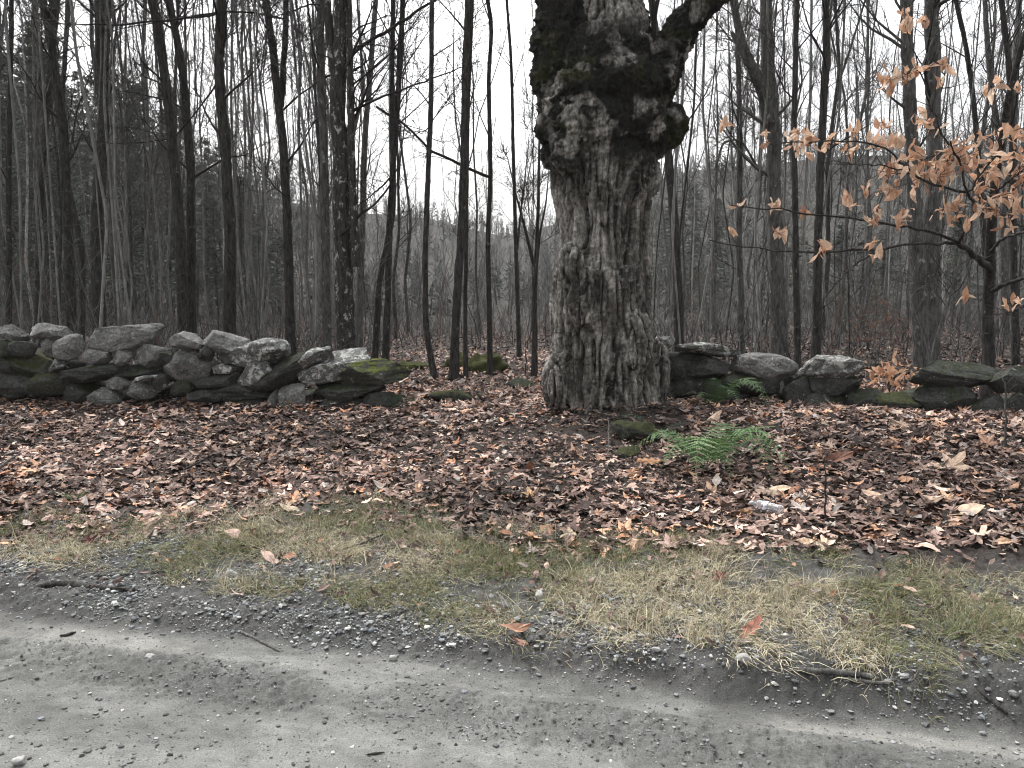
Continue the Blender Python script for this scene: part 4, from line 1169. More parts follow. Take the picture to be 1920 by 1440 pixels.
# ------------------------------------------------------------------ grass of the verge
def blades(pos, direc, length, width, droop, k=5):
    N = len(pos)
    d = direc / np.linalg.norm(direc, axis=1, keepdims=True)
    P = np.zeros((N, k, 3)); P[:, 0] = pos
    st = (length / (k - 1))[:, None]
    for i in range(1, k):
        d = d + np.array([0, 0, -1.0]) * droop[:, None] + rng.normal(0, 0.10, (N, 3))
        d /= np.linalg.norm(d, axis=1, keepdims=True)
        P[:, i] = P[:, i - 1] + d * st
    P[:, 1:, 2] = np.maximum(P[:, 1:, 2], pos[:, None, 2] + 0.004 + 0.012 * rng.random((N, 1)))
    w = np.cross(direc, np.array([0, 0, 1.0])) + rng.normal(0, 0.3, (N, 3)); w /= np.linalg.norm(w, axis=1, keepdims=True) + 1e-9
    tp = np.linspace(1, 0.12, k)
    L = P - w[:, None] * (width[:, None] * tp)[..., None]; Rr = P + w[:, None] * (width[:, None] * tp)[..., None]
    V = np.stack([L, Rr], 2).reshape(-1, 3)
    b = (np.arange(N) * k * 2)[:, None] + (np.arange(k - 1) * 2)[None]
    F = np.stack([b, b + 1, b + 3, b + 2], -1).reshape(-1, 4)
    return V, F, k * 2

def build_grass():
    # tuft centres in the verge band, patchy
    N = 9000
    y = rng.uniform(2.8, 6.5, N); x = rng.uniform(-1, 1, N) * (0.8 + y * 0.75)
    v = vcoord(x, y)
    P = np.stack([x, y, 0 * x], -1)
    inside = sstep(-0.10, 0.10, v - V_GRASS(x)) * (1 - sstep(-0.05, 0.30, v - V_LEAF(x)))
    patch = sstep(0.385, 0.50, fbm(P * 3.8, 3, 95) + 0.05 * sstep(0.0, 1.5, x) + 0.01)
    keep = rng.random(N) < inside * patch * 0.75 + 0.10 * inside
    x, y = x[keep], y[keep]
    # a few extra tufts seen in the photograph
    ex = [(1740, 1080), (1720, 1100), (1735, 1275), (400, 1085), (560, 1095), (250, 990), (130, 1000), (60, 1005), (330, 1005), (600, 990), (650, 1000), (560, 1000), (780, 1020), (850, 1030), (1180, 1190), (950, 1170), (900, 1150), (1310, 1040), (1350, 1030), (140, 935), (1060, 1190), (830, 980), (1160, 920), (1890, 1150), (1850, 1180)] + [(20 + 22 * q, 992 + (q * 37) % 48) for q in range(18)]
    E = at([e[0] for e in ex], [e[1] for e in ex])
    x = np.r_[x, E[:, 0]]; y = np.r_[y, E[:, 1]]
    print("tufts", len(x))
    P = np.stack([x, y, 0 * x], -1)
    T = len(x); K = 42
    dirb = rng.normal(0, 0.5, (T, 3)) + np.array([0.1, -0.35, 0.0])
    tx = np.repeat(x, K) + rng.normal(0, 0.045, T * K); ty = np.repeat(y, K) + rng.normal(0, 0.04, T * K)
    pos = np.stack([tx, ty, height(tx, ty, False)], -1)
    d = np.repeat(dirb, K, 0) * 0.9 + rng.normal(0, 0.42, (T * K, 3)) + np.array([0, 0, 1.0])
    d[:, 2] = np.abs(d[:, 2])
    ln = np.repeat(rng.uniform(0.06, 0.15, T), K) * rng.uniform(0.5, 1.35, T * K)
    V, F, k = blades(pos, d, ln, rng.uniform(0.0012, 0.0028, T * K), rng.uniform(0.15, 0.55, T * K))
    green = np.array([0.115, 0.135, 0.060]); olive = np.array([0.25, 0.245, 0.155]); straw = np.array([0.46, 0.42, 0.31]); tan = np.array([0.25, 0.195, 0.135])
    tn = 0.05 + fbm(P * 1.6, 2, 96) + rng.normal(0, 0.06, T) - 0.03 * sstep(-0.5, -2.5, x)
    mix = sstep(0.38, 0.62, tn)
    tc = olive * (1 - mix[:, None]) + straw * mix[:, None]
    bc = np.repeat(tc, K, 0)
    q = rng.random(T * K)[:, None]
    gfrac = np.repeat(np.where(tn < 0.47, 0.40, 0.10), K)[:, None]
    bc = np.where(q < gfrac, green, np.where(q > 0.82, tan, bc)) * rng.uniform(0.7, 1.3, (T * K, 1))
    # sparse single dry blades through litter edge and gravel
    tag(mk("grass", V, F, M_GRASS, col=np.repeat(bc, k, 0)), "patchy straw and green grass along the road verge", "grass", kind='stuff')
build_grass()

# ------------------------------------------------------------------ gravel, clods, roadside stones
def build_gravel():
    N = 330000
    y = 1.7 + 4.0 * rng.random(N) ** 0.8; x = rng.uniform(-1, 1, N) * (0.9 + y * 0.72)
    v = vcoord(x, y); P = np.stack([x, y, 0 * x], -1)
    n = fbm(P * 2.5, 3, 97)
    sho = sstep(-0.05, 0.10, v) * (1 - sstep(0.25, 0.8, v - V_GRASS(x)))
    rut = sstep(-0.62, -0.5, v) * (1 - sstep(-0.26, -0.16, v))
    dens = sho * (0.20 + 0.55 * sstep(0.42, 0.60, n)) + rut * 0.24 * sstep(0.36, 0.56, n) + 0.085 * (v < 0) + 0.02 * (v < -0.6) * (x < -1.0)
    keep = rng.random(N) < dens
    x, y, v = x[keep], y[keep], v[keep]; N = len(x)
    big = rng.random(N)
    s = 0.0024 + 0.0125 * big ** 11 + 0.0030 * rng.random(N)
    s = np.where(v < -0.05, s * 0.68, s)
    T, F = ico(1)
    ax = rng.uniform(0.6, 1.25, (N, 3)); ax[:, 2] *= 0.55
    yaw = rng.uniform(0, 6.28, N)
    J = 1 + 0.85 * (rng.random((N, len(T))) - 0.5)
    L = T[None] * J[..., None] * ax[:, None] * s[:, None, None]
    c_, s_ = np.cos(yaw)[:, None], np.sin(yaw)[:, None]
    L = np.stack([L[..., 0] * c_ - L[..., 1] * s_, L[..., 0] * s_ + L[..., 1] * c_, L[..., 2]], -1)
    pos = np.stack([x, y, height(x, y) + s * 0.30], -1)
    V = (L + pos[:, None]).reshape(-1, 3)
    Fa = (F[None] + (np.arange(N) * len(T))[:, None, None]).reshape(-1, 3)
    pal = 1.2 * np.array([[0.08, 0.082, 0.084], [0.14, 0.144, 0.147], [0.21, 0.215, 0.215], [0.30, 0.30, 0.285], [0.38, 0.38, 0.36], [0.13, 0.143, 0.155]])
    c = pal[rng.choice(6, N, p=[0.33, 0.30, 0.18, 0.08, 0.03, 0.08])]
    rd = (v < -0.05)[:, None]
    c = np.where(rd & (rng.random((N, 1)) < 0.75), c * 0 + np.array([0.095, 0.096, 0.092]) * rng.uniform(0.5, 1.9, (N, 1)), c)
    tag(mk("gravel", V, Fa, M_GRAVEL, col=np.repeat(c, len(T), 0), smooth=False), "loose grey gravel and dirt clods on the road shoulder", "gravel", kind='stuff')
    print("gravel", N)
build_gravel()
for px, py, w, h, k, lab in [(38, 1432, 32, 22, 'p', "whitish round stone on the smooth road nearest the camera"), (1393, 1240, 34, 20, 'p', "pale angular stone at the shoulder below the red lobed leaf"), (434, 1080, 28, 18, 'p', "pale rounded stone nestled in the verge grass"),
        (1012, 1124, 24, 26, 'p', "cream stone in the gravel patch between grass tufts"), (945, 1140, 30, 18, 'b', "bluish dark stone in the gravel patch between grass tufts"), (128, 1238, 24, 11, 'q', "flat grey stone in the rough rut on the road"),
        (280, 1234, 26, 10, 'p', "pale flat stone half sunk at the end of the silt streak"), (738, 1236, 16, 11, 'p', "small pale stone at the silt streak's edge below the gravel heap"), (20, 1252, 14, 8, 'p', "small light stone on the smooth road by the frame edge"),
        (166, 1410, 18, 15, 'q', "grey pebble on the smooth road beside the whitish stone"), (1105, 1142, 16, 14, 'p', "small white stone among straw grass and gravel"), (1900, 1308, 22, 12, 'q', "grey stone beside the dark slanting stick"), (700, 1184, 18, 12, 'b', "bluish grey stone in the gravel heap beside the road"), (1232, 1222, 20, 12, 'p', "white stone on the shoulder left of the pale angular stone")]:
    base = {'p': (0.27, 0.27, 0.258), 'q': (0.15, 0.152, 0.147), 'b': (0.11, 0.12, 0.135)}[k]
    o = loose_stone(lab, px, py, w, h, 'g', rng.uniform(-8, 8), 0.34, 3.4, "roadside_stone", "stone", "larger stones along the road shoulder", M_GRAVEL, ICO3)
    n = len(o.data.vertices)
    a = o.data.color_attributes.new("Col", 'FLOAT_COLOR', 'POINT')
    a.data.foreach_set("color", np.tile([*base, 1.0], n).astype(np.float32))

# ------------------------------------------------------------------ sticks, shoots
def stick(label, pts, w, mat, lift=0.012, name="fallen_stick", cat="stick", twigs=0, group="sticks lying on the ground"):
    P = at([p[0] for p in pts], [p[1] for p in pts])
    P[:, 2] = height(P[:, 0], P[:, 1], False) + lift
    P = resample(P, 26)
    m = np.mean(P[:, 1]) / F_PX
    rad = np.interp(np.linspace(0, 1, 26), np.linspace(0, 1, len(w)), w) * m / 2
    rad = rad * (0.85 + 0.3 * rng.random(26)); rad[0] *= 0.3; rad[-1] *= 0.3
    it = [tubes(P[None], rad[None], 8)]
    if twigs: it.append(bare_crown(P, rad, twigs, 0.15, 1, 0, 0.2, 0.0, 0.5))
    V, F = cat_meshes(it)
    tag(mk(name, V, F, mat, None, P[13]), label, cat, group)
stick("dark curved stick lying along the gravel at the road edge", [(62, 1106), (95, 1100), (130, 1098), (160, 1106), (210, 1108), (262, 1112)], [8, 12, 14, 13, 9, 6], M_BARK_DARK)
stick("straight grey stick lying below the verge grass", [(1498, 1262), (1550, 1264), (1600, 1268), (1640, 1274)], [11, 12, 12, 9], M_BARK_GREY)
stick("shorter grey stick lying just below the straight grey one", [(1580, 1277), (1620, 1283), (1664, 1288)], [7, 8, 5], M_BARK_GREY)
stick("dark broken stick slanting down at the bank's lip", [(1836, 1300), (1862, 1322), (1890, 1345)], [6, 9, 6], M_BARK_DARK)
stick("grey flat stick pressed into the silt of the road", [(448, 1184), (480, 1198), (524, 1222)], [5, 7, 4], M_BARK_GREY, 0.002)
stick("thin twig lying along the grass top under the litter", [(330, 988), (380, 984), (430, 982), (475, 986)], [3, 4, 4, 3], M_BARK_GREY, 0.03)
stick("dark short twig lying in leaf litter in front of the long wall", [(345, 892), (370, 880), (398, 864)], [4, 5, 3], M_BARK_DARK, 0.05)
stick("slender twig on the gravel above the dark curved stick", [(150, 1086), (200, 1083), (262, 1078), (310, 1074)], [3, 4, 4, 3], M_BARK_GREY, 0.012)
stick("dead grey branch sticking out of leaves at the frame edge", [(-12, 900), (14, 878), (40, 862)], [6, 5, 3], M_BARK_GREY, 0.06, twigs=4)
stick("bent dry twig lying on the verge between green tufts", [(640, 1040), (680, 1028), (720, 1010)], [3, 4, 3], M_BARK_DARK, 0.03)
stick("little dark twig on the smooth road, farthest into the lane", [(688, 1418), (700, 1416), (722, 1413)], [3, 5, 2], M_BARK_DARK, 0.006)
stick("small black bark scrap on the silt streak", [(112, 1194), (125, 1193), (143, 1187)], [3, 7, 3], M_BARK_DARK, 0.006)

def shoot(label, px, py, top, D_off, w, mat, name, cat, n1=5, ln=0.25, lean=0):
    g = at1(px, py)
    D = g[1]
    t = atd(px + lean, top, D)
    P = resample(np.stack([g - [0, 0, 0.03], (g + t) / 2 + [0.01, 0, 0], t]), 16)
    P[1:-1, 0] += rng.normal(0, 0.004, 14)
    rad = np.linspace(w, w * 0.5, 16) * D / F_PX / 2
    e = thing(name, label, cat, g)
    V, F = tubes(P[None], rad[None], 6); mk("stem", V, F, mat, e, g)
    V, F = bare_crown(P, rad, n1, ln, 2, 0, 0.4, 0.1, 0.4); mk("crown", V, F, M_TWIG, e, g)
shoot("thin bare grey shoot standing in front of the low wall's end stones", 1884, 850, 716, 0, 5, M_BARK_GREY, "bare_shoot", "sapling", 8, 0.35)
shoot("dark dry stalk standing alone in the leaf litter right of the bottle", 1545, 985, 858, 0, 4, M_BARK_DARK, "dry_stalk", "plant", 4, 0.12)
shoot("short pale grass stalk in front of the mossy rock by the maple", 1140, 858, 782, 0, 3, M_BARK_PALE, "dry_stalk", "plant", 2, 0.06)
shoot("thin grey shoot in the verge just under the bottle's base", 1458, 1005, 962, 0, 3, M_BARK_GREY, "dry_stalk", "plant", 2, 0.05)
shoot("little leafless seedling behind the dark squat rock in the gap", 985, 715, 640, 0, 3, M_BARK_DARK, "bare_shoot", "sapling", 8, 0.3)

# ------------------------------------------------------------------ ferns
def frond(base, tip_dir, L, arch, npin=26, wmax=0.075):
    """one arching frond; returns V, F(tri)"""
    d = np.array(tip_dir, float); d /= np.linalg.norm(d)
    t = np.linspace(0, 1, 40)
    hz = np.array([d[0], d[1], 0]); hz /= np.linalg.norm(hz) + 1e-9
    P = base + hz * (t * L * 0.9)[:, None] + np.array([0, 0, 1.0]) * ((arch * np.sin(t * math.pi * 0.82) + d[2] * t) * L)[:, None]
    V, F = tubes(P[None], np.linspace(0.0028, 0.0012, 40)[None], 3)
    Vs, Fs, n = [V], [np.concatenate([F[:, [0, 1, 2]], F[:, [0, 2, 3]]])], len(V)
    T = np.gradient(P, axis=0); T /= np.linalg.norm(T, axis=1, keepdims=True)
    S = np.cross(T, [0, 0, 1.0]); S /= np.linalg.norm(S, axis=1, keepdims=True) + 1e-9
    for i, tt in enumerate(np.linspace(0.14, 0.98, npin)):
        j = int(tt * 39)
        w = wmax * L / 0.45 * (1 - (max(tt - 0.3, 0) / 0.72) ** 1.6) * min(1, 0.55 + tt * 1.6)
        if w < 0.004: continue
        for sg in (-1, 1):
            up = np.cross(S[j], T[j])
            dr = S[j] * sg + T[j] * 0.35 - up * rng.uniform(-0.1, 0.35) * 0.6 + rng.normal(0, 0.06, 3)
            dr /= np.linalg.norm(dr)
            b = P[j]
            m_ = 7
            for q in range(m_):                       # toothed leaflets along each pinna
                f = (q + 0.5) / m_
                o_ = b + dr * w * f - up * 0.012 * f * f
                lw = 0.0125 * L / 0.45 * (1 - 0.75 * f) * (w / (wmax * L / 0.45) * 0.6 + 0.4)
                for tg in (-1, 1):
                    tipv = o_ + T[j] * tg * lw + dr * lw * 0.7
                    Vs.append(np.array([o_ - dr * w * 0.5 / m_, tipv, o_ + dr * w * 0.62 / m_])); Fs.append(np.array([[0, 1, 2]]) + n); n += 3
    return np.concatenate(Vs), np.concatenate(Fs)
def fern(label, px, py, fronds, col, scale=1.35):
    g = at1(px, py)
    e = thing("fern", label, "fern", g, "evergreen ferns on the bank")
    for (az, up, L, arch, wm, tone) in fronds:
        d = (math.sin(R(az)), -math.cos(R(az)), up)          # az 0 points at the camera, 90 to the photo's right
        V, F = frond(g + np.array([0, 0, 0.01]), d, L * scale, arch, 20, wm)
        c = np.array(col) * tone
        C = np.tile(c, (len(V), 1)) * rng.uniform(0.85, 1.15, (len(V), 1))
        mk("frond", V, F, M_FERN, e, g, col=C, smooth=False)
FG = (0.100, 0.172, 0.070)
fern("large bright green fern with broad arching fronds below the maple", 1322, 884, [(-58, -0.15, 0.36, 0.55, 0.16, 0.9), (-22, -0.32, 0.40, 0.72, 0.17, 1.35), (10, -0.30, 0.36, 0.70, 0.16, 1.15), (36, -0.36, 0.50, 0.72, 0.17, 1.05), (54, -0.36, 0.54, 0.68, 0.17, 1.15), (72, -0.30, 0.50, 0.58, 0.16, 0.9), (-88, -0.1, 0.30, 0.4, 0.12, 0.7), (98, -0.1, 0.38, 0.42, 0.13, 0.8), (-120, 0.1, 0.40, 0.45, 0.14, 0.8), (-100, -0.1, 0.46, 0.5, 0.14, 0.95), (140, 0.2, 0.4, 0.45, 0.13, 0.8)], FG)
fern("darker fern clump in front of the low wall's first boulders", 1338, 768, [(-40, 0.1, 0.30, 0.4, 0.11, 0.55), (20, -0.1, 0.36, 0.5, 0.12, 0.65), (45, -0.3, 0.50, 0.65, 0.14, 0.9), (62, -0.3, 0.50, 0.6, 0.13, 0.9), (-75, 0.2, 0.28, 0.35, 0.10, 0.5), (0, 0.4, 0.30, 0.4, 0.10, 0.55), (-15, 0.5, 0.36, 0.4, 0.10, 0.5), (85, 0.4, 0.3, 0.4, 0.1, 0.5)], FG)
fern("small bluish fern spreading beside the mossy rock at the maple's foot", 1236, 812, [(-80, 0.15, 0.38, 0.22, 0.08, 0.75), (-110, 0.3, 0.28, 0.2, 0.07, 0.6), (30, 0.1, 0.24, 0.2, 0.07, 0.6), (75, 0.15, 0.22, 0.2, 0.06, 0.55)], (0.07, 0.13, 0.085))
fern("dark fern hanging at the mossy end of the long wall", 742, 770, [(20, 0.35, 0.34, 0.22, 0.09, 0.55), (60, 0.3, 0.36, 0.22, 0.09, 0.6), (85, 0.15, 0.30, 0.2, 0.08, 0.5), (-20, 0.4, 0.26, 0.2, 0.07, 0.4)], (0.065, 0.12, 0.085))
fern("small grey green fern in the gap beside the long moss topped stone", 892, 752, [(-50, 0.4, 0.26, 0.2, 0.07, 0.8), (20, 0.5, 0.26, 0.2, 0.07, 0.9), (70, 0.4, 0.28, 0.2, 0.07, 0.8), (110, 0.4, 0.24, 0.2, 0.06, 0.7)], (0.10, 0.14, 0.115))
fern("tiny green plant in the verge below the long wall", 142, 942, [(-60, 0.4, 0.13, 0.2, 0.09, 1.0), (0, 0.4, 0.13, 0.2, 0.09, 1.1), (60, 0.4, 0.14, 0.2, 0.09, 1.0)], (0.10, 0.16, 0.075))

# mossy hummocks beyond the gap
def hummock(label, px, py, w, h):
    g = at1(px, py); m = g[1] / F_PX
    V = ICO4[0] * np.array([w * m / 2, w * m / 2.5, h * m])
    V = V * (1 + 0.9 * (fbm(ICO4[0] * 2.2 + px, 4, 98) - 0.5))[:, None] + g
    c = np.array([0.062, 0.067, 0.025]) * (0.3 + fbm(V * 6, 3, 99))[:, None]
    tag(mk("moss_mound", V, ICO4[1], M_MOSS, None, g, col=c), label, "moss mound", "green moss mounds in the woods beyond the gap")
M_MOSS = mat_col("moss", 0.95, 60, 0.5, 1.5, 0.9, 0.03, 0.1)
hummock("yellow green moss mound behind the curved sapling's foot", 770, 692, 70, 14)
hummock("bright moss mound behind the straight sapling in the gap", 862, 690, 70, 26)
hummock("broad dull moss mound beside the thin sapling in the gap", 912, 697, 80, 30)

# ------------------------------------------------------------------ beech with its orange leaves
def build_beech():
    g = np.array([atd(1853, 690, 9.0)[0], 9.0, 0.0]); g[2] = float(height(g[0], 9.0, False))
    e = thing("beech_tree", "young beech holding orange dead leaves on spreading branches above the low wall", "tree", g)
    tr = np.vstack([g - [0, 0, 0.05], atd([1853, 1851, 1856, 1858, 1866, 1890, 1940], [650, 580, 520, 440, 330, 180, 0], np.array([9, 9, 8.9, 8.6, 8.3, 7.8, 7.4]))])
    V, F, C, rad = trunk_mesh(tr, 0.075, 0.02, 555, s=10, rough=0.05, flare=0.15)
    mk("trunk", V, F, M_BARK_DARK, e, g)
    br = [  # (pixels, distances, widths)
      ([(1858, 505), (1838, 488), (1796, 455)], [8.9, 8.2, 7.4], [14, 9]),
      ([(1796, 455), (1772, 440), (1700, 425), (1640, 415), (1560, 405), (1470, 395), (1370, 385)], [7.4, 7.2, 6.8, 6.5, 6.3, 6.1, 6.0], [7, 2]),
      ([(1796, 455), (1740, 457), (1690, 458), (1640, 470), (1560, 472), (1480, 475), (1400, 465), (1330, 450)], [7.4, 7.0, 6.7, 6.5, 6.3, 6.2, 6.1, 6.0], [7, 2]),
      ([(1640, 472), (1590, 505), (1545, 560)], [6.5, 6.4, 6.3], [4, 2]),
      ([(1796, 455), (1822, 415), (1832, 385), (1812, 360), (1802, 310), (1782, 265)], [7.4, 6.9, 6.5, 6.3, 6.2, 6.1], [7, 3]),
      ([(1832, 385), (1880, 350), (1930, 310)], [6.5, 6.3, 6.1], [5, 2]),
      ([(1812, 360), (1745, 345), (1700, 320), (1675, 285), (1640, 270), (1560, 262), (1450, 272)], [6.3, 6.2, 6.1, 6.0, 6.0, 6.0, 6.1], [5, 2]),
      ([(1700, 320), (1660, 310), (1600, 308), (1540, 302)], [6.1, 6.1, 6.1, 6.1], [3, 1.5]),
      ([(1802, 310), (1760, 240), (1735, 160), (1700, 60), (1695, 10)], [6.2, 6.1, 6.1, 6.2, 6.2], [4, 1.5]),
      ([(1860, 545), (1890, 530), (1930, 520), (1990, 500)], [8.9, 8.4, 7.8, 7.2], [9, 5]),
      ([(1858, 470), (1880, 445), (1930, 432), (1990, 425)], [8.6, 7.8, 7.0, 6.5], [7, 4]),
      ([(1930, 432), (1900, 415), (1870, 395)], [7.0, 6.6, 6.4], [4, 2]),
      ([(1930, 570), (1890, 585), (1840, 596)], [7.4, 6.8, 6.5], [4, 1.5]),
      ([(1990, 500), (1960, 540), (1930, 570)], [7.2, 7.3, 7.4], [5, 4]),
      ([(1812, 360), (1870, 290), (1900, 230), (1880, 150)], [6.3, 6.2, 6.1, 6.1], [4, 1.5]),
    ]
    samp = []
    for i, (pts, ds, w) in enumerate(br):
        P = resample(atd([p[0] for p in pts], [p[1] for p in pts], np.array(ds)), 22)
        P[1:-1] += rng.normal(0, 0.006, (20, 3))
        rr = np.linspace(w[0], w[1], 22) * np.mean(ds) / F_PX / 2
        samp.append(P)
        V, F = cat_meshes([tubes(P[None], rr[None], 6), bare_crown(P, rr, 7, 0.35, 2, 0, 0.2, 0.05, 0.55)])
        mk("branch", V, F, M_BARK_DARK, e, g)
    S = np.concatenate(samp)
    clusters = [(1780, 300, 16, 30), (1820, 290, 16, 30), (1850, 320, 18, 34), (1890, 300, 18, 34), (1900, 340, 16, 34), (1870, 370, 18, 34), (1840, 395, 12, 28), (1890, 400, 14, 30), (1905, 260, 10, 24), (1870, 265, 10, 24), (1760, 330, 14, 28), (1730, 300, 12, 26), (1720, 335, 10, 24), (1700, 310, 10, 24),
                (1770, 390, 9, 20), (1800, 395, 8, 20), (1660, 232, 5, 12), (1690, 265, 8, 20), (1640, 275, 9, 18), (1600, 240, 3, 14), (1585, 285, 5, 16), (1560, 270, 5, 18), (1520, 270, 6, 20), (1490, 265, 7, 18), (1500, 250, 4, 12), (1665, 320, 6, 16), (1720, 225, 4, 12), (1745, 235, 4, 14),
                (1590, 375, 5, 12), (1620, 355, 2, 6), (1645, 365, 3, 10), (1670, 360, 2, 6), (1625, 410, 2, 6), (1645, 395, 2, 6), (1700, 400, 4, 12), (1685, 415, 3, 8), (1640, 412, 2, 5), (1549, 460, 5, 10), (1545, 475, 3, 8), (1508, 398, 1, 3), (1455, 380, 3, 8), (1463, 440, 3, 8), (1384, 383, 1, 3), (1372, 434, 1, 3), (1437, 250, 2, 6), (1430, 275, 1, 4),
                (1700, 140, 7, 16), (1720, 130, 7, 14), (1670, 150, 6, 16), (1695, 25, 3, 8), (1700, 45, 3, 8), (1735, 40, 2, 6), (1775, 120, 3, 10), (1765, 150, 2, 8), (1858, 165, 4, 14), (1905, 165, 2, 8), (1898, 570, 2, 8), (1910, 560, 2, 6), (1808, 555, 1, 5), (1640, 475, 2, 6), (1635, 455, 1, 3), (1665, 150, 3, 10), (1360, 232, 1, 8)]
    tw, pos, nr = [], [], []
    for px, py, n, sp in clusters:
        c = atd(px, py, 6.15 + rng.uniform(-0.15, 0.25))
        j = np.argsort(((S - c) ** 2).sum(1))[0]
        mid = (S[j] + c) / 2 + rng.normal(0, 0.02, 3)
        tw.append(resample(np.stack([S[j], mid, c]), 6))
        for _ in range(int(math.ceil(n * 1.1))):
            q = c + rng.normal(0, 1, 3) * sp * 6.15 / F_PX * np.array([1.0, 1.3, 0.8]) * 0.62
            pos.append(q)
            tw.append(resample(np.stack([c + (q - c) * 0.1, (c + q) / 2 + [0, 0, 0.012], q]), 6))
    tw = np.array(tw)
    V, F = tubes(tw, np.tile(np.linspace(0.0022, 0.0012, 6), (len(tw), 1)), 3)
    mk("crown", V, F, M_TWIG_DARK, e, g)
    pos = np.array(pos); N = len(pos)
    nrm = rng.normal(0, 1, (N, 3)) * np.array([0.7, 0.8, 0.7]) + np.array([0, -0.55, 0.35])
    size = rng.uniform(0.075, 0.155, N)
    yaw = rng.uniform(0, 6.28, N)
    V, F, k = leaves('oval', pos, size, nrm, 0.5, yaw)
    pal = np.array([[0.54, 0.345, 0.235], [0.62, 0.44, 0.325], [0.45, 0.26, 0.165], [0.68, 0.53, 0.41], [0.35, 0.20, 0.135]])
    c = pal[rng.choice(5, N, p=[0.33, 0.27, 0.18, 0.12, 0.10])] * rng.uniform(0.85, 1.15, (N, 1))
    mk("leaves", V, F, M_BEECH, e, g, col=np.repeat(c, k, 0), smooth=False)
    print("beech leaves", N)
build_beech()

def low_beech(label, px, py, w, h, n, D, cols):
    g = atd(px, py, D); g[2] = float(height(g[0], D, False))
    e = thing("beech_seedling", label, "shrub", g)
    m = D / F_PX
    st, rr = grow(np.tile(g, (7, 1)), np.array([0, 0, 1.0]) + rng.normal(0, 0.35, (7, 3)), np.full(7, h * m * 1.1), 5, 0.1, 0.0, np.full(7, 0.006), np.full(7, 0.002))
    V, F = tubes(st, rr, 4); mk("stems", V, F, M_TWIG_DARK, e, g)
    c0 = atd(px, py - h * 0.55, D)
    pos = c0 + rng.normal(0, 1, (n, 3)) * np.array([w, w, h]) * m * 0.26
    nr = rng.normal(0, 0.7, (n, 3)) + np.array([0, -0.6, 0.4])
    V, F, k = leaves('oval', pos, rng.uniform(0.08, 0.13, n), nr, 0.5)
    c = np.array(cols)[rng.choice(len(cols), n)] * rng.uniform(0.8, 1.2, (n, 1))
    mk("leaves", V, F, M_BEECH, e, g, col=np.repeat(c, k, 0), smooth=False)
low_beech("low pale orange beech seedling in the notch behind the low wall", 1668, 728, 86, 50, 90, 9.3, [[0.55, 0.34, 0.22], [0.62, 0.42, 0.29], [0.42, 0.22, 0.13]])
low_beech("dim rusty leaved shrub in the woods above the lichen covered block", 1635, 680, 130, 120, 110, 15.5, [[0.13, 0.07, 0.045], [0.18, 0.09, 0.055], [0.10, 0.055, 0.04]])

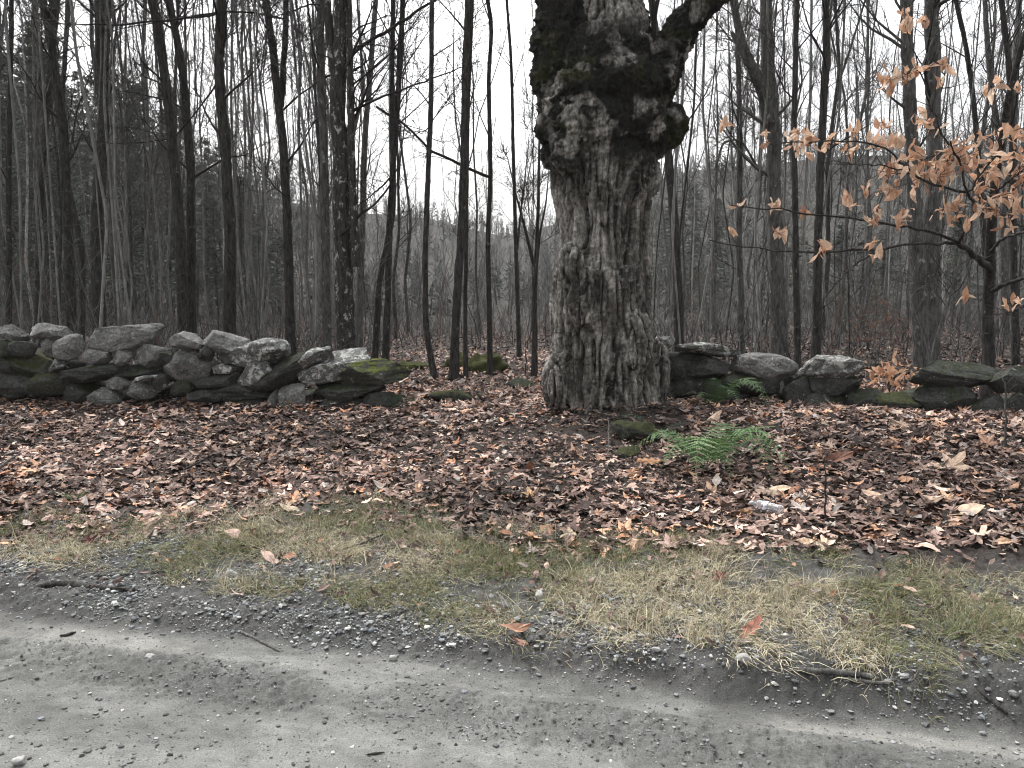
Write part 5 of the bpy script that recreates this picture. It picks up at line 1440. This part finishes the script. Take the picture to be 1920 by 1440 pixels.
# ------------------------------------------------------------------ plastic bottle
def build_bottle():
    a = at1(1406, 962); b = at1(1468, 976)
    ax = b - a; L = 0.215; ax[2] = 0; ax /= np.linalg.norm(ax)
    ax = ax * 0.995 + np.array([0, 0, -0.06]); ax /= np.linalg.norm(ax)
    c0 = (a + b) / 2; c0[2] = float(height(c0[0], c0[1], False)) + 0.062
    e = thing("plastic_bottle", "empty clear plastic bottle lying in the leaf litter", "bottle", c0)
    S = np.cross(ax, [0, 0, 1.0]); S /= np.linalg.norm(S); U = np.cross(S, ax)
    def lathe(prof, s=28):
        V = []
        for t, r in prof:
            ctr = c0 + ax * (t - 0.5) * L
            for k in range(s):
                q = 2 * math.pi * k / s
                V.append(ctr + (S * math.cos(q) + U * math.sin(q)) * r)
        n = len(prof)
        F = [[i * s + k, i * s + (k + 1) % s, (i + 1) * s + (k + 1) % s, (i + 1) * s + k] for i in range(n - 1) for k in range(s)]
        return np.array(V), np.array(F)
    prof = [(0.07, 0.0125), (0.10, 0.0125), (0.12, 0.014), (0.17, 0.022), (0.22, 0.029), (0.27, 0.0315), (0.33, 0.0322), (0.36, 0.0305), (0.39, 0.0322), (0.45, 0.0305), (0.52, 0.0295), (0.60, 0.030), (0.66, 0.0322), (0.72, 0.0322), (0.75, 0.0303), (0.78, 0.0322), (0.88, 0.0325), (0.94, 0.032), (0.98, 0.028), (1.0, 0.020), (0.985, 0.010), (0.98, 0.0005)]
    V, F = lathe(prof)
    m, n, l, b_ = new_mat("clear_plastic")
    b_.inputs['Base Color'].default_value = (0.86, 0.88, 0.92, 1)
    b_.inputs['Roughness'].default_value = 0.12
    b_.inputs['Transmission Weight'].default_value = 0.88
    b_.inputs['IOR'].default_value = 1.18
    b_.inputs['Specular IOR Level'].default_value = 0.9
    mk("bottle_body", V, F, m, e, c0)
    V, F = lathe([(0.0, 0.0005), (0.0, 0.0128), (0.01, 0.0142), (0.065, 0.0142), (0.07, 0.0128)])
    m2, n, l, b2 = new_mat("white_plastic"); b2.inputs['Base Color'].default_value = (0.36, 0.38, 0.41, 1); b2.inputs['Roughness'].default_value = 0.4
    mk("cap", V, F, m2, e, c0)
    # a torn strip of label left round the waist
    s = 20; V = []
    for i, t in enumerate(np.linspace(0.40, 0.56, 6)):
        for k in range(s):
            q = R(20) + R(120) * k / (s - 1) + 0.25 * math.sin(i * 1.7)
            r = 0.0330 + 0.0012 * math.sin(k * 1.3 + i) + (0.004 if k > 16 else 0)
            V.append(c0 + ax * (t - 0.5) * L + (S * math.cos(q) + U * math.sin(q)) * r)
    F = [[i * s + k, i * s + k + 1, (i + 1) * s + k + 1, (i + 1) * s + k] for i in range(5) for k in range(s - 1)]
    m3, n, l, b3 = new_mat("label_film"); b3.inputs['Base Color'].default_value = (0.55, 0.57, 0.63, 1); b3.inputs['Roughness'].default_value = 0.35
    mk("label", np.array(V), np.array(F), m3, e, c0)
build_bottle()

# ------------------------------------------------------------------ damp evening air
def build_haze():
    x0, x1, y0, y1, z0, z1 = -340, 340, -60, 330, -6, 90
    V = np.array([[x, y, z] for x in (x0, x1) for y in (y0, y1) for z in (z0, z1)], float)
    F = np.array([[0, 1, 3, 2], [4, 6, 7, 5], [0, 4, 5, 1], [2, 3, 7, 6], [0, 2, 6, 4], [1, 5, 7, 3]])
    m = bpy.data.materials.new("haze"); m.use_nodes = True
    n, l = m.node_tree.nodes, m.node_tree.links
    n.remove(n["Principled BSDF"])
    v = n.new("ShaderNodeVolumePrincipled")
    v.inputs['Color'].default_value = (0.86, 0.88, 0.88, 1)
    v.inputs['Density'].default_value = HAZE
    v.inputs['Anisotropy'].default_value = 0.2
    l.new(v.outputs[0], n["Material Output"].inputs['Volume'])
    tag(mk("haze", V, F, m, smooth=False), kind='stuff')
HAZE = 0.0005
build_haze()
